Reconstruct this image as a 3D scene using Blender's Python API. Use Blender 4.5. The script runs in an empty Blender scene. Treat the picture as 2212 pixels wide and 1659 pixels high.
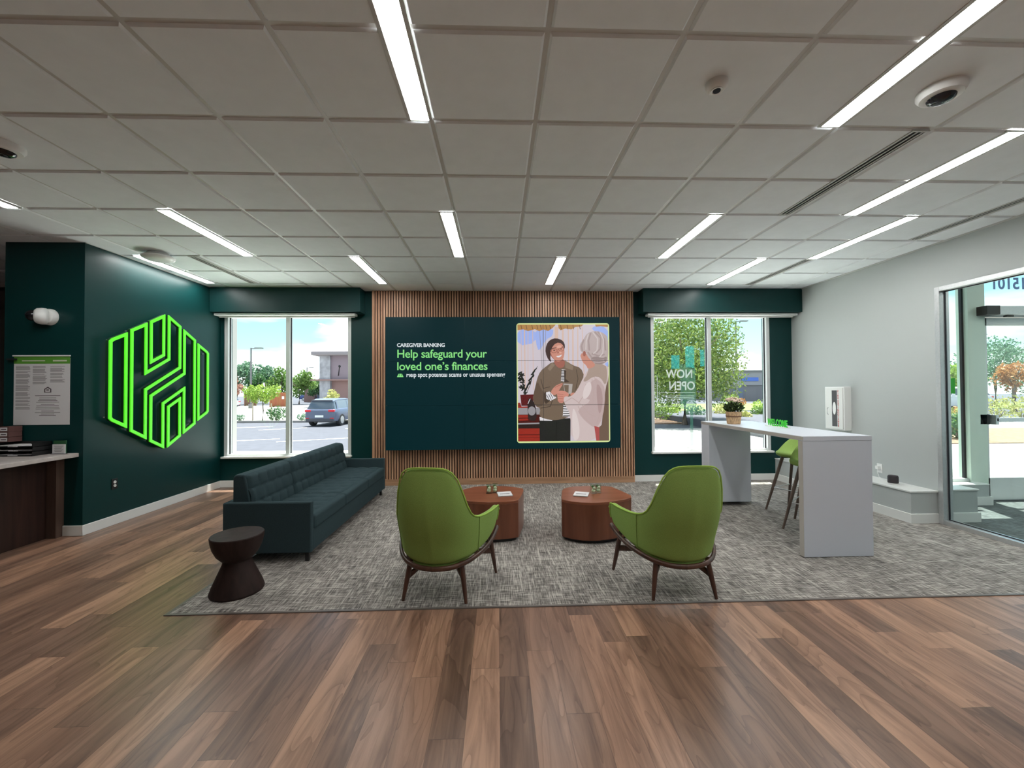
import bpy, math, random
from mathutils import Vector, Matrix, Euler
random.seed(7)
scene = bpy.context.scene
COL = scene.collection
PI = math.pi

# ------------------------------------------------------------------ camera, sky, sun, exposure
def _rot(yaw, pitch, roll):
    cy, sy = math.cos(yaw), math.sin(yaw); cp, sp = math.cos(pitch), math.sin(pitch)
    f = Vector((sy*cp, cy*cp, sp)); r = Vector((cy, -sy, 0)); u = r.cross(f)
    cr, sr = math.cos(roll), math.sin(roll)
    return cr*r + sr*u, -sr*r + cr*u, f
_r, _u, _f = _rot(.03402, .01512, -.0061)
cam_data = bpy.data.cameras.new('camera')
cam = bpy.data.objects.new('camera', cam_data); COL.objects.link(cam)
cam_data.sensor_fit = 'HORIZONTAL'; cam_data.sensor_width = 36
cam_data.lens = 36*882.38/2212
cam_data.clip_start = .05; cam_data.clip_end = 600
cam.matrix_world = Matrix(((_r.x, _u.x, -_f.x, 0), (_r.y, _u.y, -_f.y, 0), (_r.z, _u.z, -_f.z, 1.48), (0, 0, 0, 1)))
scene.camera = cam

world = bpy.data.worlds.new('world'); scene.world = world; world.use_nodes = True
wn = world.node_tree.nodes; wl = world.node_tree.links; wn.clear()
wo = wn.new('ShaderNodeOutputWorld'); bg = wn.new('ShaderNodeBackground')
sky = wn.new('ShaderNodeTexSky'); sky.sky_type = 'NISHITA'; sky.sun_disc = False
sky.sun_elevation = math.radians(66); sky.sun_rotation = math.radians(20)
tc = wn.new('ShaderNodeTexCoord'); mp = wn.new('ShaderNodeMapping'); mp.inputs['Scale'].default_value = (1.2, 1.2, 4.5)
nz = wn.new('ShaderNodeTexNoise'); nz.inputs['Scale'].default_value = 2.2; nz.inputs['Detail'].default_value = 5
rp = wn.new('ShaderNodeValToRGB'); rp.color_ramp.elements[0].position = .43; rp.color_ramp.elements[1].position = .62
mx = wn.new('ShaderNodeMix'); mx.data_type = 'RGBA'
mul = wn.new('ShaderNodeMix'); mul.data_type = 'RGBA'; mul.blend_type = 'MULTIPLY'; mul.inputs[0].default_value = 1
mul.inputs[7].default_value = (.085, .105, .105, 1)
wl.new(tc.outputs['Generated'], mp.inputs['Vector']); wl.new(mp.outputs[0], nz.inputs['Vector'])
wl.new(nz.outputs['Fac'], rp.inputs['Fac']); wl.new(rp.outputs['Color'], mx.inputs[0])
wl.new(sky.outputs[0], mul.inputs[6]); wl.new(mul.outputs[2], mx.inputs[6]); mx.inputs[7].default_value = (1.15, 1.2, 1.22, 1)
wl.new(mx.outputs[2], bg.inputs['Color']); bg.inputs['Strength'].default_value = 1.45
wl.new(bg.outputs[0], wo.inputs['Surface'])

sun_d = bpy.data.lights.new('sun', 'SUN'); sun_d.energy = 12; sun_d.angle = math.radians(.6); sun_d.color = (1, .96, .9)
sun = bpy.data.objects.new('sun', sun_d); COL.objects.link(sun); sun.location = (10, 20, 30)
sun.rotation_euler = Vector((-.10, -.27, -1)).to_track_quat('-Z', 'Y').to_euler()

scene.view_settings.view_transform = 'Standard'; scene.view_settings.look = 'None'
scene.view_settings.gamma = 1; scene.view_settings.use_curve_mapping = False
scene.view_settings.exposure = 0.7
LAMP = 24.0           # strength of the ceiling strips

# ------------------------------------------------------------------ materials
MATS = {}
def nt(name):
    m = bpy.data.materials.new(name); m.use_nodes = True; MATS[name] = m
    b = m.node_tree.nodes['Principled BSDF']
    return m, m.node_tree.nodes, m.node_tree.links, b
def mat(name, col, rough=.5, metal=0, spec=.5, noise=0, nscale=30, bump=0, emit=0, ecol=None, stretch=(1, 1, 1)):
    if name in MATS: return MATS[name]
    m, n, l, b = nt(name)
    b.inputs['Base Color'].default_value = (*col, 1); b.inputs['Roughness'].default_value = rough
    b.inputs['Metallic'].default_value = metal; b.inputs['Specular IOR Level'].default_value = spec
    if noise or bump:
        t = n.new('ShaderNodeTexCoord'); mpp = n.new('ShaderNodeMapping'); mpp.inputs['Scale'].default_value = stretch
        x = n.new('ShaderNodeTexNoise'); x.inputs['Scale'].default_value = nscale; x.inputs['Detail'].default_value = 4
        l.new(t.outputs['Object'], mpp.inputs['Vector']); l.new(mpp.outputs[0], x.inputs['Vector'])
        if noise:
            c = n.new('ShaderNodeValToRGB')
            c.color_ramp.elements[0].color = (*[v*(1-noise) for v in col], 1); c.color_ramp.elements[0].position = .3
            c.color_ramp.elements[1].color = (*[min(1, v*(1+noise)) for v in col], 1); c.color_ramp.elements[1].position = .7
            l.new(x.outputs['Fac'], c.inputs['Fac']); l.new(c.outputs[0], b.inputs['Base Color'])
        if bump:
            bp = n.new('ShaderNodeBump'); bp.inputs['Strength'].default_value = bump; bp.inputs['Distance'].default_value = .01
            l.new(x.outputs['Fac'], bp.inputs['Height']); l.new(bp.outputs[0], b.inputs['Normal'])
    if emit:
        b.inputs['Emission Color'].default_value = (*(ecol or col), 1); b.inputs['Emission Strength'].default_value = emit
    return m
def math_node(n, l, op, a, b=None):
    x = n.new('ShaderNodeMath'); x.operation = op
    for i, v in enumerate((a, b)):
        if v is None: continue
        if isinstance(v, (int, float)): x.inputs[i].default_value = v
        else: l.new(v, x.inputs[i])
    return x.outputs[0]

def glass_mat(name, tint, refl=.08):
    m, n, l, b = nt(name); n.remove(b); o = n['Material Output']
    t = n.new('ShaderNodeBsdfTransparent'); t.inputs[0].default_value = (*tint, 1)
    g = n.new('ShaderNodeBsdfGlossy'); g.inputs['Roughness'].default_value = .0
    s = n.new('ShaderNodeMixShader'); f = n.new('ShaderNodeLayerWeight'); f.inputs['Blend'].default_value = .5
    p = math_node(n, l, 'ADD', math_node(n, l, 'MULTIPLY', math_node(n, l, 'POWER', f.outputs['Facing'], 4.0), .6), .022)
    l.new(p, s.inputs[0]); l.new(t.outputs[0], s.inputs[1]); l.new(g.outputs[0], s.inputs[2]); l.new(s.outputs[0], o.inputs[0])
    return m
def film_mat(name, col, alpha):
    m, n, l, b = nt(name); b.inputs['Base Color'].default_value = (*col, 1); b.inputs['Alpha'].default_value = alpha
    b.inputs['Roughness'].default_value = .5
    return m

def plank_mat():
    m, n, l, b = nt('wood_plank_floor')
    t = n.new('ShaderNodeTexCoord'); s = n.new('ShaderNodeSeparateXYZ'); l.new(t.outputs['Object'], s.inputs[0])
    W, L = .152, 1.22
    xi = math_node(n, l, 'DIVIDE', s.outputs[0], W); i = math_node(n, l, 'FLOOR', xi)
    wnz = n.new('ShaderNodeTexWhiteNoise'); wnz.noise_dimensions = '1D'; l.new(i, wnz.inputs['W'])
    off = math_node(n, l, 'MULTIPLY', wnz.outputs['Value'], 7.3)
    yj = math_node(n, l, 'ADD', math_node(n, l, 'DIVIDE', s.outputs[1], L), off); j = math_node(n, l, 'FLOOR', yj)
    cb = n.new('ShaderNodeCombineXYZ'); l.new(i, cb.inputs[0]); l.new(j, cb.inputs[1])
    w2 = n.new('ShaderNodeTexWhiteNoise'); w2.noise_dimensions = '2D'; l.new(cb.outputs[0], w2.inputs['Vector'])
    # grain, shifted per plank
    sh = n.new('ShaderNodeVectorMath'); sh.operation = 'MULTIPLY_ADD'
    l.new(w2.outputs['Color'], sh.inputs[0]); sh.inputs[1].default_value = (13, 17, 5); l.new(t.outputs['Object'], sh.inputs[2])
    mpp = n.new('ShaderNodeMapping'); mpp.inputs['Scale'].default_value = (13, 1.1, 1); l.new(sh.outputs[0], mpp.inputs['Vector'])
    g1 = n.new('ShaderNodeTexNoise'); g1.inputs['Scale'].default_value = 1.0; g1.inputs['Detail'].default_value = 7; g1.inputs['Roughness'].default_value = .62
    g1.inputs['Distortion'].default_value = 1.0
    l.new(mpp.outputs[0], g1.inputs['Vector'])
    mp2 = n.new('ShaderNodeMapping'); mp2.inputs['Scale'].default_value = (5.5, .8, 1); l.new(sh.outputs[0], mp2.inputs['Vector'])
    g2 = n.new('ShaderNodeTexNoise'); g2.inputs['Scale'].default_value = 1.0; g2.inputs['Detail'].default_value = 2; g2.inputs['Distortion'].default_value = .7
    l.new(mp2.outputs[0], g2.inputs['Vector'])
    rings = math_node(n, l, 'FRACT', math_node(n, l, 'MULTIPLY', g2.outputs['Fac'], 9.0))
    rings = math_node(n, l, 'POWER', rings, 5.0)
    base = n.new('ShaderNodeValToRGB'); r = base.color_ramp
    r.elements[0].position = 0; r.elements[0].color = (.20, .118, .084, 1)
    r.elements[1].position = 1; r.elements[1].color = (.43, .253, .17, 1)
    e = r.elements.new(.35); e.color = (.25, .146, .102, 1)
    e = r.elements.new(.7); e.color = (.36, .205, .138, 1)
    l.new(w2.outputs['Value'], base.inputs['Fac'])
    gr = n.new('ShaderNodeValToRGB'); gr.color_ramp.elements[0].position = .34; gr.color_ramp.elements[0].color = (.58, .54, .53, 1)
    gr.color_ramp.elements[1].position = .60; gr.color_ramp.elements[1].color = (1.12, 1.1, 1.08, 1)
    l.new(g1.outputs['Fac'], gr.inputs['Fac'])
    m1 = n.new('ShaderNodeMix'); m1.data_type = 'RGBA'; m1.blend_type = 'MULTIPLY'; m1.inputs[0].default_value = 1
    l.new(base.outputs[0], m1.inputs[6]); l.new(gr.outputs[0], m1.inputs[7])
    m2 = n.new('ShaderNodeMix'); m2.data_type = 'RGBA'; m2.blend_type = 'MULTIPLY'
    l.new(math_node(n, l, 'MULTIPLY', rings, .5), m2.inputs[0]); l.new(m1.outputs[2], m2.inputs[6]); m2.inputs[7].default_value = (.42, .36, .34, 1)
    # joints
    fx = math_node(n, l, 'FRACT', xi); fy = math_node(n, l, 'FRACT', yj)
    ex = math_node(n, l, 'MINIMUM', fx, math_node(n, l, 'SUBTRACT', 1, fx)); ey = math_node(n, l, 'MINIMUM', fy, math_node(n, l, 'SUBTRACT', 1, fy))
    jx = math_node(n, l, 'LESS_THAN', ex, .007); jy = math_node(n, l, 'LESS_THAN', ey, .0011)
    jj = math_node(n, l, 'MAXIMUM', jx, jy)
    m3 = n.new('ShaderNodeMix'); m3.data_type = 'RGBA'; l.new(math_node(n, l, 'MULTIPLY', jj, .55), m3.inputs[0])
    l.new(m2.outputs[2], m3.inputs[6]); m3.inputs[7].default_value = (.05, .03, .022, 1)
    l.new(m3.outputs[2], b.inputs['Base Color'])
    b.inputs['Roughness'].default_value = .30; b.inputs['Specular IOR Level'].default_value = .36
    bp = n.new('ShaderNodeBump'); bp.inputs['Strength'].default_value = .12; bp.inputs['Distance'].default_value = .004
    l.new(g1.outputs['Fac'], bp.inputs['Height']); l.new(bp.outputs[0], b.inputs['Normal'])
    return m

def carpet_mat(name, c0, c1, c2):
    m, n, l, b = nt(name)
    t = n.new('ShaderNodeTexCoord')
    outs = []
    for sc in ((130, 9, 1), (11, 115, 1)):
        mpp = n.new('ShaderNodeMapping'); mpp.inputs['Scale'].default_value = sc; l.new(t.outputs['Object'], mpp.inputs['Vector'])
        x = n.new('ShaderNodeTexNoise'); x.inputs['Scale'].default_value = 1; x.inputs['Detail'].default_value = 2; l.new(mpp.outputs[0], x.inputs['Vector'])
        outs.append(x.outputs['Fac'])
    big = n.new('ShaderNodeTexNoise'); big.inputs['Scale'].default_value = 4.5; big.inputs['Detail'].default_value = 1; l.new(t.outputs['Object'], big.inputs['Vector'])
    k = math_node(n, l, 'MAXIMUM', outs[0], outs[1])
    k2 = math_node(n, l, 'MINIMUM', outs[0], outs[1])
    k = math_node(n, l, 'ADD', math_node(n, l, 'MULTIPLY', k, .55), math_node(n, l, 'MULTIPLY', k2, .45))
    k = math_node(n, l, 'ADD', k, math_node(n, l, 'MULTIPLY', math_node(n, l, 'SUBTRACT', big.outputs['Fac'], .5), .12))
    th = []
    for sc in ((48, 2.0, 1), (2.4, 44, 1)):
        mpp = n.new('ShaderNodeMapping'); mpp.inputs['Scale'].default_value = sc; mpp.inputs['Location'].default_value = (3.3, 7.1, 0); l.new(t.outputs['Object'], mpp.inputs['Vector'])
        x = n.new('ShaderNodeTexNoise'); x.inputs['Scale'].default_value = 1; x.inputs['Detail'].default_value = 1; l.new(mpp.outputs[0], x.inputs['Vector'])
        v = math_node(n, l, 'MULTIPLY', math_node(n, l, 'SUBTRACT', x.outputs['Fac'], .60), .95); v.node.use_clamp = True; th.append(v)
    k = math_node(n, l, 'ADD', k, math_node(n, l, 'ADD', th[0], math_node(n, l, 'MULTIPLY', th[1], .7)))
    c = n.new('ShaderNodeValToRGB'); r = c.color_ramp
    r.elements[0].position = .38; r.elements[0].color = (*c0, 1); r.elements[1].position = .63; r.elements[1].color = (*c2, 1)
    e = r.elements.new(.5); e.color = (*c1, 1)
    l.new(k, c.inputs['Fac']); l.new(c.outputs[0], b.inputs['Base Color'])
    b.inputs['Roughness'].default_value = .95; b.inputs['Specular IOR Level'].default_value = .15
    bp = n.new('ShaderNodeBump'); bp.inputs['Strength'].default_value = .5; bp.inputs['Distance'].default_value = .004
    l.new(k, bp.inputs['Height']); l.new(bp.outputs[0], b.inputs['Normal'])
    return m

def grain_mat(name, c0, c1, axis=2, rough=.45, scale=1.0):
    """straight wood grain running along the given axis"""
    m, n, l, b = nt(name)
    t = n.new('ShaderNodeTexCoord'); mpp = n.new('ShaderNodeMapping')
    s = [22*scale]*3; s[axis] = 1.6*scale; mpp.inputs['Scale'].default_value = s
    x = n.new('ShaderNodeTexNoise'); x.inputs['Scale'].default_value = 1; x.inputs['Detail'].default_value = 5; x.inputs['Distortion'].default_value = .5
    l.new(t.outputs['Object'], mpp.inputs['Vector']); l.new(mpp.outputs[0], x.inputs['Vector'])
    c = n.new('ShaderNodeValToRGB'); c.color_ramp.elements[0].position = .3; c.color_ramp.elements[0].color = (*c0, 1)
    c.color_ramp.elements[1].position = .72; c.color_ramp.elements[1].color = (*c1, 1)
    l.new(x.outputs['Fac'], c.inputs['Fac']); l.new(c.outputs[0], b.inputs['Base Color'])
    b.inputs['Roughness'].default_value = rough
    return m

def leaf_mat(name, c0, c1):
    m, n, l, b = nt(name)
    t = n.new('ShaderNodeTexCoord'); x = n.new('ShaderNodeTexNoise'); x.inputs['Scale'].default_value = 2.5; x.inputs['Detail'].default_value = 3
    l.new(t.outputs['Object'], x.inputs['Vector'])
    c = n.new('ShaderNodeValToRGB'); c.color_ramp.elements[0].position = .35; c.color_ramp.elements[0].color = (*c0, 1)
    c.color_ramp.elements[1].position = .65; c.color_ramp.elements[1].color = (*c1, 1)
    l.new(x.outputs['Fac'], c.inputs['Fac']); l.new(c.outputs[0], b.inputs['Base Color']); b.inputs['Roughness'].default_value = .6
    tr = n.new('ShaderNodeBsdfTranslucent'); l.new(c.outputs[0], tr.inputs['Color'])
    s = n.new('ShaderNodeMixShader'); s.inputs[0].default_value = .4
    l.new(b.outputs[0], s.inputs[1]); l.new(tr.outputs[0], s.inputs[2]); l.new(s.outputs[0], n['Material Output'].inputs[0])
    return m

M_PLANK = plank_mat()
M_CARPET = carpet_mat('woven_carpet', (.095, .085, .080), (.24, .218, .202), (.52, .475, .435))
M_CARPET2 = carpet_mat('vestibule_carpet', (.06, .065, .065), (.13, .14, .14), (.22, .235, .235))
M_GREEN = mat('dark_teal_paint', (.0028, .036, .036), .38, spec=.28, bump=.02, nscale=160)
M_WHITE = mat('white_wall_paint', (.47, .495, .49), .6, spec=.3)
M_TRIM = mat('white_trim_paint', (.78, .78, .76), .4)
M_GREYW = mat('grey_wall_paint', (.32, .31, .30), .6)
M_TILE = mat('ceiling_tile_white', (.85, .885, .91), .85, spec=.15, noise=.02, nscale=9)
M_TBAR = mat('ceiling_bar_white', (.60, .60, .58), .45)
M_ALU = mat('brushed_aluminium', (.62, .63, .64), .38, metal=.75, noise=.05, nscale=60)
M_ALUW = mat('pale_window_frame', (.70, .71, .71), .4, metal=.25)
M_GASKET = mat('black_gasket', (.012, .012, .018), .5)
M_GLASS = glass_mat('window_glass', (.93, .975, .96))
M_SLAT = grain_mat('oak_slat', (.38, .19, .11), (.68, .40, .25), 2, .5)
M_SLATH = grain_mat('oak_plank', (.32, .17, .095), (.55, .32, .19), 0, .5)
M_BACK = mat('slat_backing', (.035, .018, .012), .8)
M_SOFA = mat('teal_wool', (.038, .062, .070), .9, spec=.1, noise=.12, nscale=220, bump=.25)
M_BLACK = mat('black_metal', (.012, .012, .013), .4)
M_LIME = mat('lime_felt', (.275, .405, .105), .9, spec=.2, noise=.1, nscale=260, bump=.25)
M_LIMEP = mat('lime_piping', (.36, .55, .10), .8, spec=.2)
M_WALNUT = grain_mat('walnut', (.045, .018, .012), (.13, .058, .038), 2, .35)
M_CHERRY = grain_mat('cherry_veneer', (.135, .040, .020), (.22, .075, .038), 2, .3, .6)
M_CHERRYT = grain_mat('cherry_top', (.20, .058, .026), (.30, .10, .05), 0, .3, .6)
M_STOOLW = grain_mat('dark_oak_turned', (.018, .010, .009), (.036, .020, .017), 2, .6); M_STOOLW.node_tree.nodes['Principled BSDF'].inputs['Specular IOR Level'].default_value = .2
M_BAR = mat('pale_grey_laminate', (.64, .665, .74), .35)
M_BAREDGE = mat('laminate_edge', (.47, .44, .41), .4)
M_NEON = mat('lime_sign_acrylic', (.09, .62, .02), .35, emit=.34, ecol=(.12, 1.0, .02))
M_SIGNSIDE = mat('sign_return', (.012, .06, .02), .4)
M_LAMP = mat('lit_diffuser', (1, 1, 1), .5, emit=LAMP, ecol=(.97, .985, .96))
M_VENT = mat('vent_white', (.6, .6, .58), .4)
M_DARK = mat('dark_void', (.01, .01, .01), .9)
M_PLASTIC = mat('white_plastic', (.84, .84, .83), .35)
M_LENS = mat('black_lens', (.01, .01, .012), .08)
M_PAPER = mat('white_paper', (.72, .70, .71), .7)
M_INK = mat('grey_ink', (.25, .23, .24), .8)
M_INKD = mat('dark_ink', (.10, .07, .08), .8)
M_LGREEN = mat('leaf_green_print', (.11, .33, .035), .6)

# ------------------------------------------------------------------ mesh builder
class MB:
    def __init__(s): s.v = []; s.f = []; s.m = []; s.mats = []
    def mi(s, m):
        if m not in s.mats: s.mats.append(m)
        return s.mats.index(m)
    def add(s, vs, fs, m, M=None):
        o = len(s.v); k = s.mi(m)
        for p in vs:
            p = Vector(p)
            s.v.append(M @ p if M is not None else p)
        for f in fs: s.f.append([i+o for i in f]); s.m.append(k)
    def box(s, a, b, m, M=None):
        x0, x1 = sorted((a[0], b[0])); y0, y1 = sorted((a[1], b[1])); z0, z1 = sorted((a[2], b[2]))
        s.add([(x0,y0,z0),(x1,y0,z0),(x1,y1,z0),(x0,y1,z0),(x0,y0,z1),(x1,y0,z1),(x1,y1,z1),(x0,y1,z1)],
              [(0,3,2,1),(4,5,6,7),(0,1,5,4),(1,2,6,5),(2,3,7,6),(3,0,4,7)], m, M)
    def tube(s, p0, p1, r0, m, r1=None, n=12, cap=True, M=None):
        r1 = r0 if r1 is None else r1
        p0 = Vector(p0); p1 = Vector(p1); d = (p1-p0).normalized()
        a = d.orthogonal().normalized(); b = d.cross(a)
        vs = []
        for p, r in ((p0, r0), (p1, r1)):
            for i in range(n):
                t = 2*PI*i/n; vs.append(p + a*math.cos(t)*r + b*math.sin(t)*r)
        fs = [(i, (i+1) % n, n+(i+1) % n, n+i) for i in range(n)]
        if cap: fs += [tuple(reversed(range(n))), tuple(range(n, 2*n))]
        s.add(vs, fs, m, M)
    def path(s, pts, r, m, n=8, flat=None, closed=False, M=None):
        """sweep a round (or flattened) section along points"""
        pts = [Vector(p) for p in pts]; N = len(pts); vs = []
        for i, p in enumerate(pts):
            if closed: d = pts[(i+1) % N]-pts[i-1]
            else: d = pts[min(i+1, N-1)]-pts[max(i-1, 0)]
            d.normalize()
            up = Vector((0, 0, 1)); a = d.cross(up)
            if a.length < 1e-4: a = Vector((1, 0, 0))
            a.normalize(); b = a.cross(d)
            rr = r[i] if isinstance(r, (list, tuple)) else r
            fa, fb = flat or (1, 1)
            for k in range(n):
                t = 2*PI*k/n; vs.append(p + a*math.cos(t)*rr*fa + b*math.sin(t)*rr*fb)
        fs = []
        for i in range(N if closed else N-1):
            j = (i+1) % N
            fs += [(i*n+k, i*n+(k+1) % n, j*n+(k+1) % n, j*n+k) for k in range(n)]
        if not closed: fs += [tuple(reversed(range(n))), tuple(range((N-1)*n, N*n))]
        s.add(vs, fs, m, M)
    def lathe(s, prof, m, c=(0, 0, 0), n=32, M=None):
        vs = []; fs = []
        for r, z in prof:
            for i in range(n):
                t = 2*PI*i/n; vs.append((c[0]+r*math.cos(t), c[1]+r*math.sin(t), c[2]+z))
        for k in range(len(prof)-1):
            fs += [(k*n+i, k*n+(i+1) % n, (k+1)*n+(i+1) % n, (k+1)*n+i) for i in range(n)]
        fs += [tuple(reversed(range(n))), tuple(range((len(prof)-1)*n, len(prof)*n))]
        s.add(vs, fs, m, M)
    def prism(s, poly, a, b, m, axis='z', M=None):
        """extrude a 2D polygon between a and b along an axis; poly coords are the other two axes in order"""
        def P(u, v, w): return {'z': (u, v, w), 'y': (u, w, v), 'x': (w, u, v)}[axis]
        n = len(poly); vs = [P(u, v, a) for u, v in poly]+[P(u, v, b) for u, v in poly]
        fs = [tuple(range(n)), tuple(range(2*n-1, n-1, -1))]+[(i, n+i, n+(i+1) % n, (i+1) % n) for i in range(n)]
        s.add(vs, fs, m, M)
    def sphere(s, c, r, m, n=12, k=8, sc=(1, 1, 1), M=None):
        vs = []; fs = []
        for j in range(k+1):
            p = PI*j/k
            for i in range(n):
                t = 2*PI*i/n
                vs.append((c[0]+r*sc[0]*math.sin(p)*math.cos(t), c[1]+r*sc[1]*math.sin(p)*math.sin(t), c[2]+r*sc[2]*math.cos(p)))
        for j in range(k):
            fs += [(j*n+i, (j+1)*n+i, (j+1)*n+(i+1) % n, j*n+(i+1) % n) for i in range(n)]
        s.add(vs, fs, m, M)
    def build(s, name, parent=None, smooth=None, bevel=0, seg=2, subsurf=0, solid=0, loc=None, weld=False):
        me = bpy.data.meshes.new(name); me.from_pydata([tuple(v) for v in s.v], [], s.f)
        for m in s.mats: me.materials.append(m)
        me.polygons.foreach_set('material_index', s.m)
        if weld or bevel or smooth or solid:
            import bmesh
            b = bmesh.new(); b.from_mesh(me)
            if weld: bmesh.ops.remove_doubles(b, verts=b.verts, dist=1e-5)
            bmesh.ops.recalc_face_normals(b, faces=b.faces); b.to_mesh(me); b.free()
        if smooth:
            me.polygons.foreach_set('use_smooth', [True]*len(me.polygons)); me.set_sharp_from_angle(angle=math.radians(smooth))
        me.update()
        o = bpy.data.objects.new(name, me); COL.objects.link(o)
        if parent: o.parent = parent
        if loc: o.location = loc
        if solid:
            md = o.modifiers.new('solid', 'SOLIDIFY'); md.thickness = solid; md.offset = -1
        if subsurf:
            md = o.modifiers.new('sub', 'SUBSURF'); md.levels = subsurf; md.render_levels = subsurf
        if bevel:
            md = o.modifiers.new('bevel', 'BEVEL'); md.width = bevel; md.segments = seg; md.limit_method = 'ANGLE'; md.angle_limit = math.radians(40)
        return o

def tag(o, label, cat, group=None, kind=None):
    o['label'] = label; o['category'] = cat
    if group: o['group'] = group
    if kind: o['kind'] = kind
    return o
def struct(o, label=None, cat=None):
    o['kind'] = 'structure'
    if label: o['label'] = label
    if cat: o['category'] = cat
    return o
def empty(name, loc=(0, 0, 0), rz=0, label=None, cat=None, group=None, kind=None):
    o = bpy.data.objects.new(name, None); COL.objects.link(o); o.location = loc; o.rotation_euler = (0, 0, rz)
    o.empty_display_size = .1
    if label: o['label'] = label
    if cat: o['category'] = cat
    if group: o['group'] = group
    if kind: o['kind'] = kind
    return o
def kids(o): return [c for c in COL.objects if c.parent == o]
def copy_tree(o, parent=None):
    c = o.copy(); COL.objects.link(c); c.parent = parent
    for k in kids(o): copy_tree(k, c)
    return c
def text_mesh(txt, size, m, M, extrude=0, sx=1.0, bold=0, spacing=1.0, mb=None, mirror=False, align='LEFT', cut_top=None):
    cu = bpy.data.curves.new('txt', 'FONT'); cu.body = txt; cu.size = size; cu.extrude = extrude; cu.offset = bold; cu.space_character = spacing
    cu.align_x = align; cu.resolution_u = 3
    o = bpy.data.objects.new('txt', cu); COL.objects.link(o)
    dg = bpy.context.evaluated_depsgraph_get(); dg.update()
    me = bpy.data.meshes.new_from_object(o.evaluated_get(dg))
    bpy.data.objects.remove(o); bpy.data.curves.remove(cu)
    if cut_top is not None:
        import bmesh
        b = bmesh.new(); b.from_mesh(me)
        bmesh.ops.bisect_plane(b, geom=b.verts[:]+b.edges[:]+b.faces[:], plane_co=(0, cut_top, 0), plane_no=(0, 1, 0), clear_outer=True)
        b.to_mesh(me); b.free()
    S = Matrix.Diagonal((-sx if mirror else sx, 1, 1, 1))
    mb.add([v.co.copy() for v in me.vertices], [list(p.vertices) for p in me.polygons], m, M @ S)
    bpy.data.meshes.remove(me)
def face_y(x, y, z):      # text standing in the XZ plane, readable from -Y
    return Matrix.Translation((x, y, z)) @ Matrix.Rotation(PI/2, 4, 'X')

CH = 3.056; WY = 6.48     # ceiling height, inner face of the window wall
LX, RX = -4.32, 4.80

# ------------------------------------------------------------------ room shell
m = MB(); m.box((-9.5, -6, -.12), (RX+.15, 6.62, 0), M_PLANK); struct(m.build('floor'))
m = MB(); m.box((-2.2, 2.82, 0), (RX-.001, WY+.02, .004), M_CARPET)
struct(m.build('floor_carpet'), 'grey and beige flecked woven carpet inlaid in the plank floor', 'carpet')
m = MB(); m.box((-2.22, 2.80, 0), (RX-.001, 2.82, .006), mat('floor_edge_strip', (.14, .12, .11), .4)); m.box((-2.22, 2.82, 0), (-2.2, WY-.02, .006), MATS['floor_edge_strip'])
struct(m.build('trim_carpet_edge'))

# window wall with two openings
W1 = (-4.27, -2.31, .46, 2.70); W2 = (2.47, 4.44, .46, 2.70)
m = MB(); y0, y1 = WY+.03, 6.72
for xa, xb, za, zb in ((-5.12, W1[0], 0, CH), (W1[1], W2[0], 0, CH), (W2[1], RX+.15, 0, CH), (W1[0], W1[1], 0, W1[2]), (W2[0], W2[1], 0, W2[2]), (W1[0], W1[1], W1[3], CH), (W2[0], W2[1], W2[3], CH)):
    m.box((xa, y0, za), (xb, y1, zb), M_GREEN)
struct(m.build('wall_back'))
m = MB(); m.box((LX-.8, 4.41, 0), (LX, y0, CH), M_GREEN); struct(m.build('wall_left'))
m = MB()
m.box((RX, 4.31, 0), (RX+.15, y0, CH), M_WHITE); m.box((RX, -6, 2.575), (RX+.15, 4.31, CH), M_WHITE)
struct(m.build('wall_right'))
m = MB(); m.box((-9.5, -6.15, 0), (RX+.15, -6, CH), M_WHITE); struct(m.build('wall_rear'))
m = MB(); m.box((-9.65, -6.15, 0), (-9.5, 8.1, CH), M_GREYW); m.box((-9.5, 8.0, 0), (-5.12, 8.15, CH), M_GREYW); m.box((-9.5, 6.62, -.12), (-5.12, 8.0, 0), M_PLANK)
m.box((-5.12, y0, 0), (-5.0, 8.0, CH), M_GREYW); m.box((-9.5, 6.3, CH), (-5.12, 8.15, CH+.1), M_GREYW)
struct(m.build('wall_far_left'))

# soffit boxes over the windows
m = MB(); m.box((LX, 6.26, 2.685), (-2.09, y0, CH), M_GREEN); struct(m.build('trim_1', bevel=.003), 'dark teal soffit box above the left window', 'soffit')
m = MB(); m.box((2.262, 6.26, 2.685), (RX, y0, CH), M_GREEN); struct(m.build('trim_2', bevel=.003), 'dark teal soffit box above the right window', 'soffit')

# ceiling: tiles a little lower than the bars between them
G, GX, GY = .61, .2289, 1.768
m = MB(); gap = .012
i0, i1 = -17, 8; j0, j1 = -13, 8
for i in range(i0, i1):
    for j in range(j0, j1):
        xa, xb, ya, yb = GX+i*G+gap, GX+(i+1)*G-gap, GY+j*G+gap, GY+(j+1)*G-gap
        if xa > RX: continue
        ch = .011
        xa = max(xa, -9.5); xb = min(xb, RX-.012); yb = min(yb, y0-.001)
        if yb-ya < .03 or xb-xa < .03: continue
        z = CH
        m.add([(xa, ya, z+ch), (xb, ya, z+ch), (xb, yb, z+ch), (xa, yb, z+ch), (xa+ch, ya+ch, z), (xb-ch, ya+ch, z), (xb-ch, yb-ch, z), (xa+ch, yb-ch, z)],
              [(7, 6, 5, 4), (0, 4, 5, 1), (1, 5, 6, 2), (2, 6, 7, 3), (3, 7, 4, 0)], M_TILE)
m.box((-9.6, -6.15, CH+.0115), (RX+.15, 6.7, CH+.06), M_TBAR)
struct(m.build('ceiling'), 'white suspended ceiling of square tiles in a recessed grid', 'ceiling')
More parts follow.
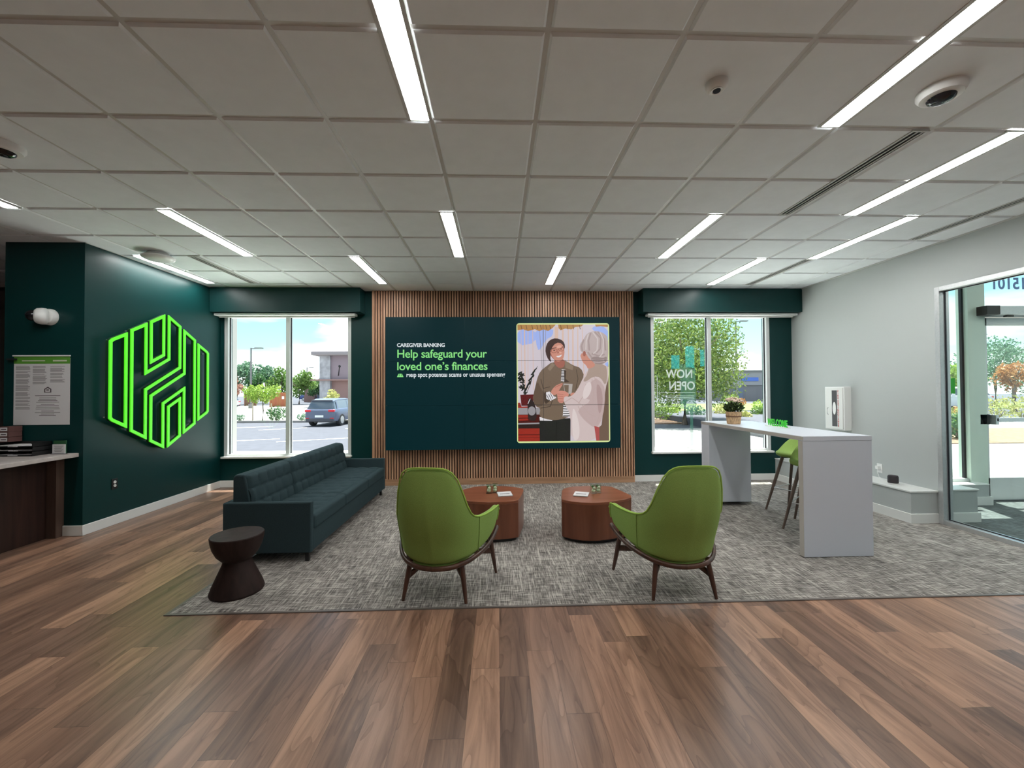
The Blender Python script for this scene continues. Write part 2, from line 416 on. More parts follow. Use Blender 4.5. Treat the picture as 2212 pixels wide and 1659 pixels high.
m = MB(); m.box((RX-.012, -6, CH-.012), (RX, 6.26, CH+.006), M_TBAR); m.box((LX, 4.41, CH-.004), (LX+.012, 6.26, CH+.006), M_TBAR); struct(m.build('trim_3'))

# baseboards
def board(name, a, b): m = MB(); m.box(a, b, M_TRIM); return struct(m.build(name, bevel=.003))
BH = .105
board('baseboard_left', (LX, 4.395, 0), (LX+.015, y0, BH)); board('baseboard_left_end', (-4.52, 4.395, 0), (LX, 4.41, BH))
board('baseboard_back_left', (LX+.015, y0-.015, 0), (-1.96, y0, BH)); board('baseboard_back_right', (2.16, y0-.015, 0), (4.48, y0, BH))
# low white ledge along the right wall
m = MB(); m.box((4.495, 4.325, 0), (RX, y0, .335), M_WHITE); m.box((4.485, 4.315, .335), (RX, y0, .352), M_TRIM); m.box((4.48, 4.31, 0), (RX, y0-.001, .105), M_TRIM)
struct(m.build('trim_4', bevel=.002), 'low white boxed ledge running along the right wall', 'ledge')

# ------------------------------------------------------------------ windows
def window(name, W, label, deep):
    e = struct(empty(name, ((W[0]+W[1])/2, 6.6, W[2])), label, 'window'); x0, x1, z0, z1 = W; lx, ly, lz = e.location
    def L(m): 
        for k in range(len(m.v)): m.v[k] = m.v[k]-e.location
        return m
    ya, yb = 6.52, 6.62; fw = .055
    f = MB()
    f.box((x0, ya, z0), (x0+fw, yb, z1), M_ALUW); f.box((x1-fw, ya, z0), (x1, yb, z1), M_ALUW)
    f.box((x0+fw, ya, z1-fw), (x1-fw, yb, z1), M_ALUW); f.box((x0+fw, ya, z0), (x1-fw, yb, z0+.045), M_ALUW)
    L(f).build('frame', e, bevel=.003)
    xm = (x0+x1)/2-.012
    f = MB(); f.box((xm-.03, ya+.01, z0+.045), (xm+.03, yb, z1-fw), M_ALUW); L(f).build('mullion', e, bevel=.003)
    for a, b in ((x0+fw, xm-.03), (xm+.03, x1-fw)):
        g = MB(); g.box((a, 6.585, z0+.045), (b, 6.593, z1-fw), M_GLASS); L(g).build('glass_pane', e)
        g = MB(); t = .011
        for q in ((a, a+t), (b-t, b)): g.box((q[0], 6.565, z0+.045), (q[1], 6.585, z1-fw), M_GASKET)
        L(g).build('gasket', e)
    s = MB(); s.box((x0-.012, 6.455, z0-.012), (x1+.012, 6.525, z0+.018), M_TRIM); L(s).build('sill', e, bevel=.004)
    return e
window('window_1', W1, 'large two-pane window left of the video wall, above the sofa back', 1)
window('window_2', W2, 'large two-pane window right of the video wall, behind the bar table', 1)
# roller shade cassettes
for xa, xb, side in ((-4.30, -2.19, 'left'), (2.36, 4.77, 'right')):
    e = empty('roller_shade', ((xa+xb)/2, 6.35, 2.66), label='white roller shade cassette tucked under the soffit of the %s window' % side, cat='blind', group='roller shades over the windows')
    w = (xb-xa)/2
    m = MB(); m.box((-w, -.03, -.018), (w, .10, .018), M_PLASTIC); m.build('cassette', e, bevel=.006)
    m = MB(); m.tube((-w+.03, .055, -.026), (w-.03, .055, -.026), .012, M_TRIM); m.build('hem_bar', e, smooth=40)
# canopies outside above both windows
for x0, x1, side in ((W1[0]-.4, W1[1]+.4, 'left'), (W2[0]-.4, W2[1]+.4, 'right')):
    m = MB(); m.box((x0, 6.73, 2.86), (x1, 6.97, 2.94), M_ALU); struct(m.build('trim_canopy'), 'metal canopy outside above the %s window' % side, 'canopy')

# decals on the right window, read from outside
M_TEALF = film_mat('teal_window_film', (.05, .62, .60), .38); M_GREENF = film_mat('green_window_film', (.12, .36, .28), .30)
M_WHF = film_mat('white_window_film', (.9, .95, .94), .85)
def wx(px): return 2.469+(px-225)/(1300-225)*(4.422-2.469)
def wz(py): return 2.674-(py-340)/(1555-340)*(2.674-.457)
d = empty('window_decal', (0, 6.582, 0), label='translucent now open notice stuck on the left pane of the right window, reversed lettering', cat='decal')
m = MB()
for a, b_, c_, e_ in ((555, 610, 636, 800), (425, 690, 500, 812), (690, 640, 728, 790)):
    m.box((wx(a), .0, wz(b_)), (wx(c_), .0015, wz(e_)), M_TEALF)
m.build('teal_bars', d)['label'] = 'bright teal translucent bars above the lettering'
m = MB(); m.box((wx(505), 0, wz(770)), (wx(560), .001, wz(1170)), M_GREENF); m.box((wx(560), 0, wz(800)), (wx(645), .001, wz(1170)), M_GREENF)
m.box((wx(592), 0, wz(1170)), (wx(618), .001, wz(1500)), M_GREENF); m.build('green_panel', d)
m = MB()
text_mesh('NOW', .195, M_WHF, face_y(wx(620), -.0015, wz(893)), mb=m, mirror=True, bold=.004, sx=.86)
text_mesh('OPEN', .195, M_WHF, face_y(wx(640), -.0015, wz(1000)), mb=m, mirror=True, bold=.004, sx=.86)
m.build('lettering', d)['label'] = 'mirrored white letters NOW OPEN'
m = MB(); lw = .008
for z in (1028, 1148): m.box((wx(292), -.001, wz(z)), (wx(640), 0, wz(z)+lw), M_WHF)
for x in (292,): m.box((wx(x), -.001, wz(1148)), (wx(x)+lw, 0, wz(880)), M_WHF)
for k, w_ in enumerate((300, 250, 220)):
    m.box((wx(632-w_), -.001, wz(1056+k*14)), (wx(632), 0, wz(1056+k*14)+.007), M_WHF)
m.build('outline', d)

# ------------------------------------------------------------------ slatted feature wall
SX0, SX1 = -1.955, 2.155
e = empty('slatted_wall_panel', ((SX0+SX1)/2, WY, 0), label='wide oak slatted wall panel behind the video wall, floor to ceiling', cat='wall panel')
hw = (SX1-SX0)/2
m = MB(); m.box((-hw, -.005, 0), (hw, .03, CH), M_BACK); m.build('backing', e)
m = MB(); n = 100; pitch = 2*hw/n
for i in range(n):
    xa = -hw+i*pitch; m.box((xa, -.028, .10), (xa+pitch*.60, -.004, CH-.001), M_SLAT)
m.build('slats', e)
m = MB(); m.box((-hw, -.034, 0), (hw, -.004, .10), M_SLATH); m.build('base_plank', e, bevel=.002)
m = MB(); m.box((-hw-.012, -.03, 0), (-hw, .028, CH), M_SLAT); m.box((hw, -.03, 0), (hw+.012, .028, CH), M_SLAT); m.build('end_strips', e)

# ------------------------------------------------------------------ video wall
VX0, VX1, VZ0, VZ1, VY = -1.722, 1.899, .572, 2.614, 6.30
M_SCR = mat('display_dark_teal', (.004, .012, .014), .4, spec=.12, emit=1, ecol=(.0005, .0085, .0105))
e = empty('video_wall', ((VX0+VX1)/2, VY, VZ0), label='wide nine-panel video wall showing a dark teal banking advert', cat='screen')
O = e.location.copy()
m = MB(); m.box((VX0+.02-O.x, .03, .02), (VX1-.02-O.x, .15, VZ1-VZ0-.02), M_BLACK); m.build('housing', e)
pw = (VX1-VX0)/3; ph = (VZ1-VZ0)/3
for i in range(3):
    for j in range(3):
        m = MB(); g = .0018
        m.box((VX0-O.x+i*pw+g, 0, j*ph+g), (VX0-O.x+(i+1)*pw-g, .03, (j+1)*ph-g), M_SCR); m.build('display_panel', e, bevel=.0012)
def EM(name, c, s=.8):
    s *= .68
    return mat('pic_'+name, (0.01, .01, .01), .25, emit=s, ecol=c)
m = MB()
E_W = EM('white', (.75, .82, .85)); E_G = EM('text_green', (.22, .66, .20), 1.0)
text_mesh('CAREGIVER BANKING', .080, E_W, face_y(-1.545-O.x, -.002, 2.153-O.z), mb=m, bold=.0022, sx=.965, spacing=.95)
m.build('caption_text', e)['label'] = 'small white capitals CAREGIVER BANKING'
m = MB()
text_mesh('Help safeguard your', .1765, E_G, face_y(-1.55-O.x, -.002, 1.988-O.z), mb=m, bold=.002, sx=1.0, spacing=.96)
text_mesh("loved one\u2019s finances", .1765, E_G, face_y(-1.55-O.x, -.002, 1.797-O.z), mb=m, bold=.002, sx=1.025, spacing=.96)
m.build('headline_text', e)['label'] = 'light green headline Help safeguard your loved one\u2019s finances'
m = MB()
text_mesh('Help spot potential scams or unusual spending', .098, E_W, face_y(-1.405-O.x, -.002, 1.693-O.z), mb=m, bold=.002, sx=.82, cut_top=.045)
m.build('clipped_text', e)['label'] = 'white line of text with its upper half cut away'
m = MB()
m.add([(-1.545-O.x, -.002, 1.69-O.z), (-1.445-O.x, -.002, 1.69-O.z), (-1.468-O.x, -.002, 1.742-O.z), (-1.522-O.x, -.002, 1.742-O.z)], [(0, 1, 2, 3)], E_G)
for q in (-1.515, -1.482): m.add([(q-O.x, -.003, 1.705-O.z), (q+.008-O.x, -.003, 1.705-O.z), (q+.006-O.x, -.003, 1.742-O.z), (q-O.x, -.003, 1.742-O.z)], [(0, 1, 2, 3)], M_SCR)
m.build('icon', e)
# the picture: flat coloured shapes on the screen
PX = lambda u: .299+(u-100.7)/(1285.7-100.7)*(1.726-.299)-O.x
PZ = lambda v: 2.503-(v-59.2)/(1564-59.2)*(2.503-.672)-O.z
lay = [0]
def smooth_poly(pts, it=2):
    for _ in range(it):
        q = []
        for i in range(len(pts)):
            a = pts[i]; b = pts[(i+1) % len(pts)]
            q += [(a[0]*.75+b[0]*.25, a[1]*.75+b[1]*.25), (a[0]*.25+b[0]*.75, a[1]*.25+b[1]*.75)]
        pts = q
    return pts
def clipx(p): return (min(max(p[0], 104), 1277), min(max(p[1], 66), 1549))
def poly(mb, pts, mt, sm=0):
    if sm: pts = smooth_poly(pts, sm)
    pts = [clipx(p) for p in pts]
    lay[0] += 1; y = -.0015-lay[0]*.00006
    mb.add([(PX(u), y, PZ(v)) for u, v in pts], [list(range(len(pts)))], mt)
def ell(mb, cx, cy, rx, ry, mt, ang=0, n=20):
    ca, sa = math.cos(ang), math.sin(ang)
    poly(mb, [(cx+rx*math.cos(2*PI*i/n)*ca-ry*math.sin(2*PI*i/n)*sa, cy+rx*math.cos(2*PI*i/n)*sa+ry*math.sin(2*PI*i/n)*ca) for i in range(n)], mt)
def stroke(mb, pts, w, mt):
    for a, b in zip(pts, pts[1:]):
        dx, dy = b[0]-a[0], b[1]-a[1]; L_ = math.hypot(dx, dy) or 1; nx, ny = -dy/L_*w/2, dx/L_*w/2
        poly(mb, [(a[0]+nx, a[1]+ny), (b[0]+nx, b[1]+ny), (b[0]-nx, b[1]-ny), (a[0]-nx, a[1]-ny)], mt)
def C(r, g, b): return tuple(((v/255+.055)/1.055)**2.4 if v > 10 else v/255/12.92 for v in (r, g, b))
E = lambda n_, r, g, b: EM(n_, C(r, g, b), .85)
cur, blue, warm, val, vald = E('cur', 206, 196, 204), E('blue', 158, 178, 236), E('warm', 214, 184, 168), E('val', 176, 130, 74), E('vald', 110, 76, 44)
leaf, pot, red, redd, ctop = E('leaf', 28, 32, 26), E('pot', 92, 20, 24), E('red', 150, 40, 28), E('redd', 70, 14, 12), E('ctop', 40, 24, 22)
skin, skind, hair, hairw, hairwd = E('skin', 200, 138, 120), E('skind', 160, 98, 84), E('hair', 58, 34, 30), E('hairw', 186, 170, 168), E('hairwd', 166, 148, 146)
jack, jackd, trou, white, cardi, cardid, brown = E('jack', 116, 98, 82), E('jackd', 70, 56, 46), E('trou', 30, 30, 30), E('whitep', 226, 222, 226), E('cardi', 206, 188, 186), E('cardid', 188, 166, 162), E('brown', 112, 90, 76)
rim = E('rim', 216, 232, 160); steel = E('steel', 150, 146, 150); glassp = E('glassp', 176, 168, 162)
m = MB()
rr = 26
def rrect(x0, y0_, x1, y1_, r):
    out = []
    for cx, cy, a0 in ((x1-r, y0_+r, -90), (x1-r, y1_-r, 0), (x0+r, y1_-r, 90), (x0+r, y0_+r, 180)):
        for k in range(5): a = math.radians(a0+k*22.5); out.append((cx+r*math.cos(a), cy+r*math.sin(a)))
    return out
y = -.0012; pts = rrect(92, 50, 1293, 1570, 34); m.add([(PX(u), y, PZ(v)) for u, v in pts], [list(range(len(pts)))], rim)
poly(m, rrect(106, 66, 1276, 1550, 20), cur)
poly(m, [(104, 120), (330, 120), (345, 300), (104, 340)], blue, 1); poly(m, [(330, 120), (570, 110), (560, 210), (470, 260), (380, 420), (340, 300)], blue, 1)
poly(m, [(1040, 90), (1277, 90), (1277, 330), (1150, 200)], blue, 1); poly(m, [(1230, 570), (1277, 540), (1277, 640)], blue)
for k, (a, b, w) in enumerate(((195, 200, 14), (240, 235, 8), (150, 160, 6), (300, 306, 8), (610, 590, 46), (690, 690, 22), (760, 764, 14), (820, 818, 18), (885, 880, 12), (940, 960, 10))):
    stroke(m, [(a, 100), (b, 900 if a < 500 else 720)], w, warm)
for a, b in ((388, 420), (440, 436), (470, 452)): stroke(m, [(a, 110), (b, 640)], 6, steel)
poly(m, [(104, 66), (600, 66), (560, 108), (500, 150), (440, 128), (385, 152), (330, 126), (240, 150), (180, 128), (104, 138)], val)
poly(m, [(630, 66), (960, 66), (930, 92), (850, 100), (800, 130), (720, 118), (660, 140), (635, 112)], val)
poly(m, [(1110, 66), (1277, 66), (1277, 100), (1180, 88), (1120, 96)], val)
for a in (150, 215, 290, 355, 400, 470, 520, 660, 745, 820, 905): stroke(m, [(a, 72), (a+12, 128)], 8, vald)
# left: plant, shelf, kettle, drawers
random.seed(3)
for k in range(26):
    t = random.uniform(0, 1); cx = 185-50*t+random.uniform(-22, 22); cy = 940-270*t
    ell(m, cx, cy, random.uniform(22, 40), 9, leaf, random.uniform(-1.2, 1.2))
for k in range(22):
    t = random.uniform(0, 1); cx = 190+150*t+random.uniform(-14, 14); cy = 940-320*t
    ell(m, cx, cy, random.uniform(20, 34), 8, leaf, random.uniform(-1.4, -.4))
stroke(m, [(200, 960), (170, 820), (140, 690)], 7, leaf); stroke(m, [(205, 960), (270, 820), (300, 690), (360, 600)], 6, leaf)
poly(m, [(135, 960), (315, 955), (290, 1100), (150, 1100)], pot)
poly(m, [(104, 1060), (135, 1060), (150, 1108), (330, 1104), (330, 1126), (104, 1126)], red)
poly(m, [(104, 1126), (400, 1126), (400, 1210), (104, 1210)], steel); poly(m, [(104, 1210), (400, 1210), (400, 1320), (104, 1320)], redd)
poly(m, [(104, 1215), (230, 1215), (230, 1250), (104, 1250)], red); poly(m, [(104, 1262), (225, 1258), (240, 1282), (120, 1290)], red)
poly(m, [(235, 1010), (270, 1000), (330, 1080), (350, 1290), (240, 1290), (225, 1120)], E('kettle', 44, 32, 32), 1); ell(m, 282, 1165, 50, 58, steel)
stroke(m, [(232, 1075), (262, 1010)], 8, white)
poly(m, [(104, 1318), (390, 1312), (390, 1330), (104, 1336)], steel); poly(m, [(104, 1336), (390, 1330), (390, 1386), (104, 1386)], ctop)
poly(m, [(104, 1386), (390, 1386), (390, 1549), (104, 1549)], red); stroke(m, [(104, 1466), (390, 1466)], 8, redd); stroke(m, [(104, 1500), (390, 1500)], 4, redd)
# woman in the olive jacket
poly(m, [(378, 1270), (780, 1260), (776, 1549), (382, 1549)], trou); stroke(m, [(600, 1300), (590, 1549)], 10, E('trou2', 16, 16, 18))
poly(m, [(380, 1240), (560, 1270), (540, 1292), (385, 1288)], white)
poly(m, [(545, 545), (470, 600), (395, 660), (350, 760), (318, 920), (292, 1010), (330, 1110), (395, 1130), (372, 1240), (520, 1285), (640, 1280), (776, 1240), (860, 1100), (900, 900), (965, 730), (920, 620), (820, 590), (710, 520), (620, 560)], jack, 1)
poly(m, [(670, 640), (715, 640), (700, 800), (660, 790)], white)
for k in range(8): stroke(m, [(664, 655+k*19), (712, 655+k*19)], 9, trou)
poly(m, [(700, 640), (730, 660), (720, 760), (770, 800), (705, 805)], jackd)
poly(m, [(690, 1085), (745, 1120), (778, 1180), (776, 1240), (680, 1236)], white)
for k in range(5): stroke(m, [(684, 1110+k*30), (776, 1118+k*28)], 10, trou)
poly(m, [(350, 770), (410, 900), (450, 940), (440, 1100), (330, 1110), (292, 1010)], E('jack2', 98, 80, 66), 1)
poly(m, [(440, 900), (500, 960), (520, 1040), (445, 1090)], jackd, 1); stroke(m, [(400, 760), (430, 880), (520, 860)], 7, jackd); stroke(m, [(860, 640), (880, 760), (850, 900)], 7, jackd)
stroke(m, [(395, 1130), (520, 1110), (560, 1000)], 8, jackd)
poly(m, [(565, 520), (710, 500), (712, 600), (650, 630), (590, 590)], skind, 1)
poly(m, [(548, 552), (585, 580), (520, 660), (488, 630)], E('collar', 138, 120, 102)); poly(m, [(712, 520), (760, 560), (820, 600), (812, 650), (720, 620)], E('collar2', 138, 120, 102))
poly(m, [(600, 238), (690, 270), (720, 340), (700, 400), (560, 330), (520, 480), (540, 550), (500, 520), (462, 430), (470, 330), (520, 262)], hair, 1)
ell(m, 615, 400, 92, 140, skin, -.16, 24)
poly(m, [(505, 300), (590, 240), (690, 270), (712, 350), (640, 288), (560, 330), (520, 440), (505, 380)], hair, 1)
poly(m, [(520, 400), (560, 500), (620, 535), (580, 520), (530, 470)], skind, 1)
ell(m, 575, 402, 42, 30, skind, -.1); ell(m, 668, 382, 38, 28, skind, -.1); ell(m, 575, 402, 33, 21, skin, -.1); ell(m, 668, 382, 29, 20, skin, -.1)
stroke(m, [(524, 392), (535, 400)], 7, skind); stroke(m, [(613, 392), (632, 386)], 7, skind)
ell(m, 576, 396, 13, 6, hair); ell(m, 664, 378, 13, 6, hair); stroke(m, [(545, 372), (605, 362)], 7, hair); stroke(m, [(645, 352), (692, 352)], 7, hair)
poly(m, [(622, 400), (640, 430), (612, 436)], skind); poly(m, [(596, 468), (640, 466), (678, 446), (660, 480), (620, 490)], white, 1)
# glass and hands
poly(m, [(690, 820), (810, 826), (796, 950), (710, 950)], glassp); poly(m, [(700, 838), (760, 838), (756, 940), (712, 940)], jack)
poly(m, [(466, 930), (510, 920), (600, 1000), (520, 1040), (470, 1010)], white)
for k in range(4): stroke(m, [(474+k*24, 962-k*10), (514+k*20, 1040-k*16)], 7, trou)
poly(m, [(520, 930), (580, 850), (660, 815), (690, 820), (650, 880), (600, 960), (560, 970)], skin, 1)
for k in range(3): stroke(m, [(580+k*26, 870-k*12), (655+k*16, 832-k*4)], 5, skind)
poly(m, [(600, 930), (650, 905), (740, 925), (770, 970), (700, 1010), (690, 1070), (620, 1060), (612, 980)], E('hand2', 206, 140, 124), 1)
for k in range(4): stroke(m, [(612, 950+k*30), (690, 960+k*28)], 5, skind)
poly(m, [(770, 950), (830, 930), (850, 960), (800, 1000)], skin, 1)
# grey-haired person in the pale cardigan
poly(m, [(1277, 560), (1277, 1549), (1150, 1549), (1120, 1400), (1180, 1350)], brown)
poly(m, [(1010, 640), (1277, 560), (1277, 760), (1235, 880), (1180, 1340), (1130, 1400), (1110, 1549), (776, 1549), (786, 1230), (690, 1050), (700, 980), (780, 990), (860, 920), (950, 740)], cardi, 1)
poly(m, [(1020, 560), (1240, 570), (1265, 700), (1240, 860), (1170, 740), (1080, 730), (980, 800), (940, 790), (1010, 690)], E('vest', 170, 150, 138), 1)
poly(m, [(1085, 730), (1210, 830), (1235, 960), (1200, 1250), (1120, 1390), (1040, 1360), (920, 1250), (865, 1150), (1060, 1040), (950, 1000)], E('sleeve', 190, 168, 166), 1)
for a in (((1090, 740), (1180, 900), (1200, 1060), (1120, 1330)), ((1060, 760), (1080, 900), (1070, 1080)), ((880, 1110), (940, 1240), (1060, 1350)), ((930, 1090), (1010, 1200), (1090, 1240)), ((700, 1060), (800, 1000), (910, 1080)), ((980, 830), (960, 960), (880, 1080))):
    stroke(m, a, 9, cardid)
poly(m, [(1085, 1360), (1150, 1380), (1150, 1549), (1110, 1549)], E('rib', 172, 80, 78))
poly(m, [(905, 440), (990, 430), (1080, 540), (1110, 600), (1010, 640), (990, 590), (940, 550)], skin, 1)
poly(m, [(960, 250), (1000, 180), (1100, 148), (1200, 165), (1277, 230), (1277, 500), (1240, 560), (1150, 575), (1060, 540), (1000, 470), (990, 420), (920, 425), (900, 330)], hairw, 1)
ell(m, 965, 440, 20, 34, skind)
for a in (((1100, 160), (1180, 240), (1170, 380), (1120, 430)), ((1140, 158), (1230, 260), (1240, 400)), ((1050, 175), (1020, 270), (1030, 400)), ((1010, 420), (1080, 520), (1200, 550)), ((1060, 440), (1150, 470), (1230, 450)), ((960, 260), (930, 340), (940, 410))):
    stroke(m, a, 20, hairwd)
hl = E('hairwl', 206, 194, 192)
for a in (((1075, 165), (1140, 250), (1130, 400), (1080, 440)), ((1170, 165), (1215, 260), (1205, 430), (1150, 500)), ((1020, 190), (990, 280), (985, 390)), ((1100, 480), (1170, 510), (1240, 490))):
    stroke(m, a, 15, hl)
poly(m, [(1040, 500), (1110, 470), (1200, 500), (1262, 470), (1250, 550), (1170, 582), (1080, 560)], E('hairwm', 150, 132, 130), 2)
for a in (((1060, 520), (1130, 530), (1220, 520)), ((1080, 545), (1150, 556), (1230, 540))): stroke(m, a, 9, hairw)
ell(m, 640, 350, 34, 18, E('skinl', 222, 166, 148), -.15); ell(m, 655, 425, 16, 12, MATS['pic_skinl'])
poly(m, [(960, 850), (1040, 780), (1060, 900), (1000, 1010), (930, 1020)], E('cardil', 220, 206, 204), 2)
poly(m, [(800, 1100), (860, 1200), (900, 1400), (880, 1540), (800, 1540)], MATS['pic_cardil'], 2)
poly(m, [(1120, 800), (1190, 900), (1200, 1080), (1150, 1250), (1120, 1000)], E('sleeved', 174, 148, 146), 2)
for x in (434,): stroke(m, [(x, 66), (x, 1549)], 4, E('seam', 40, 40, 44))
for y_ in (527, 1090): stroke(m, [(104, y_), (1277, y_)], 5, MATS['pic_seam'])
m.build('picture', e)['label'] = 'picture of two people talking by a curtained window'
random.seed(7)

# ------------------------------------------------------------------ emblem on the left wall
e = empty('emblem_sign', (LX, 5.373, 1.622), label='large lime green outlined hexagonal emblem mounted on the dark teal left wall', cat='sign')
S2 = [(-.508, .589), (-.285, .706), (-.285, .12), (.028, .294), (.028, .855), (.243, .742), (.243, .175), (-.287, -.119), (-.287, -.71), (-.508, -.592)]
S3 = [(-.245, .731), (-.023, .852), (-.023, .321), (-.243, .203)]
S6 = [(.549, .55), (.74, .455), (.768, .425), (.768, -.425), (.74, -.455), (.549, -.55)]
neg = lambda p: [(-a, -b) for a, b in p]
def inset(poly_, d):
    n_ = len(poly_); A = sum(poly_[i][0]*poly_[(i+1) % n_][1]-poly_[(i+1) % n_][0]*poly_[i][1] for i in range(n_))
    sgn = 1 if A > 0 else -1; out = []
    for i in range(n_):
        p0, p1, p2 = Vector(poly_[i-1]), Vector(poly_[i]), Vector(poly_[(i+1) % n_])
        a = (p1-p0).normalized(); b = (p2-p1).normalized()
        na = Vector((-a.y, a.x))*sgn; nb = Vector((-b.y, b.x))*sgn
        k = na+nb; k = k/(k.dot(na)); out.append(tuple(p1+k*d))
    return out
def ring(poly_, d, xa, xb, mb, mt, mside):
    I = inset(poly_, d); n_ = len(poly_)
    vs = [(xa, u, v) for u, v in poly_]+[(xa, u, v) for u, v in I]+[(xb, u, v) for u, v in poly_]+[(xb, u, v) for u, v in I]
    front = [(2*n_+i, 2*n_+(i+1) % n_, 3*n_+(i+1) % n_, 3*n_+i) for i in range(n_)]
    sides = [(i, (i+1) % n_, n_+(i+1) % n_, n_+i) for i in range(n_)]+[(i, (i+1) % n_, 2*n_+(i+1) % n_, 2*n_+i) for i in range(n_)]+[(n_+i, n_+(i+1) % n_, 3*n_+(i+1) % n_, 3*n_+i) for i in range(n_)]
    mb.add(vs, front, mt); mb.add(vs, sides, mside)
for k, P in enumerate((neg(S6), S2, S3, neg(S3), neg(S2), S6)):
    b = MB(); ring(P, .033, .035, .066, b, M_SIGNSIDE, M_SIGNSIDE); ring(P, .033, .0665, .080, b, M_NEON, M_NEON)
    b.build('outline_letter_stroke', e, weld=True)
for P in (neg(S6), S2, S3, neg(S3), neg(S2), S6):
    for u, v in P[::2]: m = MB(); m.tube((0, u*.97, v*.97), (.036, u*.97, v*.97), .008, M_ALU); m.build('standoff', e)

# ------------------------------------------------------------------ ceiling lights, vents, detectors
def ceil_light():
    e = empty('linear_light', (0, 0, CH))
    m = MB(); w, L_ = .0525, .60
    m.box((-w-.02, -L_-.008, -.004), (-w, L_+.008, .006), M_VENT); m.box((w, -L_-.008, -.004), (w+.02, L_+.008, .006), M_VENT)
    m.box((-w, -L_-.008, -.004), (w, -L_, .006), M_VENT); m.box((-w, L_, -.004), (w, L_+.008, .006), M_VENT); m.build('frame', e)
    m = MB(); m.box((-w, -L_, -.002), (w, L_, .006), M_LAMP); m.build('diffuser', e)
    return e
proto = ceil_light()
LG = 'linear lights recessed in the ceiling'
lights = [(-.445, 1.768, 'bright linear ceiling light nearest the camera, top centre-left of the ceiling'),
 (-.45, 4.21, 'short-looking linear ceiling light in line with the video wall text'),
 (-1.68, 5.43, 'linear ceiling light above the left end of the slatted wall'),
 (.765, 5.43, 'linear ceiling light just in front of the picture side of the video wall'),
 (-2.885, 4.21, 'long slanting linear ceiling light in front of the left window soffit'),
 (-4.145, 5.43, 'linear ceiling light close to the teal wall, partly behind the white dome'),
 (-4.12, 2.99, 'linear ceiling light cut off by the left edge, only its far tip showing'),
 (1.98, 4.21, 'linear ceiling light left of the right window soffit, second row from wall'),
 (2.005, 1.768, 'large linear ceiling light at the top right, left of the round camera'),
 (3.21, 2.99, 'long linear ceiling light right of the long slot diffuser'),
 (3.825, 4.21, 'linear ceiling light nearest the white right wall, beyond the slot diffuser'),
 (3.21, 5.43, 'linear ceiling light directly in front of the right window soffit')]
lights += [(x, y, 'added linear fill light behind the camera, out of view') for x, y in ((.765, -.67), (3.2, -.67), (2.0, -3.1), (3.9, -3.1))]  # unseen strips added as fill for surfaces facing the camera
for i, (x, y, lb) in enumerate(lights):
    o = proto if i == 0 else copy_tree(proto)
    o.location = (x, y, CH); tag(o, lb, 'ceiling light', LG if i < 12 else 'added fill lights behind the camera')
def vent(x, y, L_, label):
    e = empty('slot_diffuser', (x, y, CH), label=label, cat='air vent', group='slot diffusers in the ceiling'); w = .055
    m = MB()
    for a, b in ((-w, -.040), (-.017, -.008), (.015, .024), (.034, w)): m.box((a, -L_/2, -.006), (b, L_/2, .004), M_VENT)
    m.box((-w, -L_/2-.01, -.006), (w, -L_/2, .004), M_VENT); m.box((-w, L_/2, -.006), (w, L_/2+.01, .004), M_VENT); m.build('frame', e)
    m = MB(); m.box((-w+.002, -L_/2, -.002), (w-.002, L_/2, .006), M_DARK); m.build('slots', e)
vent(2.60, 2.99, 1.18, 'long slot diffuser between the large light and the long right-hand light')
vent(4.42, 3.55, 1.22, 'slot diffuser running beside the white right wall')
vent(-3.53, 5.43, 1.18, 'slot diffuser over the left window, right of the teal wall light')
vent(3.80, 5.43, 1.18, 'slot diffuser in front of the right window soffit, near the corner')

e = empty('smoke_detector', (1.135, 2.046, CH), label='small round white detector on the ceiling right of centre', cat='detector')
m = MB(); m.lathe([(.055, 0), (.055, -.015), (.045, -.03), (.034, -.036)], M_PLASTIC, n=28); m.build('base', e, smooth=35)
m = MB(); m.lathe([(.028, -.034), (.028, -.041), (.022, -.041), (.022, -.038)], M_PLASTIC, n=24); m.build('ring', e, smooth=35)
m = MB(); m.lathe([(.020, -.036), (.018, -.042)], M_LENS, n=20); m.build('sensor', e)
def dome_cam(x, y, label, r=.1):
    e = empty('dome_camera', (x, y, CH), label=label, cat='camera', group='round fisheye cameras on the ceiling')
    m = MB(); m.lathe([(r, 0), (r, -.02), (r*.86, -.04), (r*.62, -.046)], M_PLASTIC, n=32); m.build('housing', e, smooth=35)
    m = MB(); m.lathe([(r*.6, -.044), (r*.56, -.056), (r*.36, -.068), (r*.12, -.072)], M_LENS, n=28); m.build('lens', e, smooth=50)
dome_cam(2.35, 2.058, 'round white ceiling camera with dark lens at the right, beside the large light')
dome_cam(-3.13, 2.675, 'round white ceiling camera cut off by the left edge of the view')
e = empty('wireless_access_dome', (-3.84, 4.74, CH), label='wide shallow white dome under the ceiling near the teal wall', cat='detector')
m = MB(); m.lathe([(.10, 0), (.10, -.03)], M_PLASTIC, n=28); m.build('mount', e, smooth=35)
m = MB(); m.lathe([(.13, -.03), (.155, -.045), (.15, -.062), (.11, -.082), (.05, -.09)], M_PLASTIC, n=32); m.build('dome', e, smooth=50)

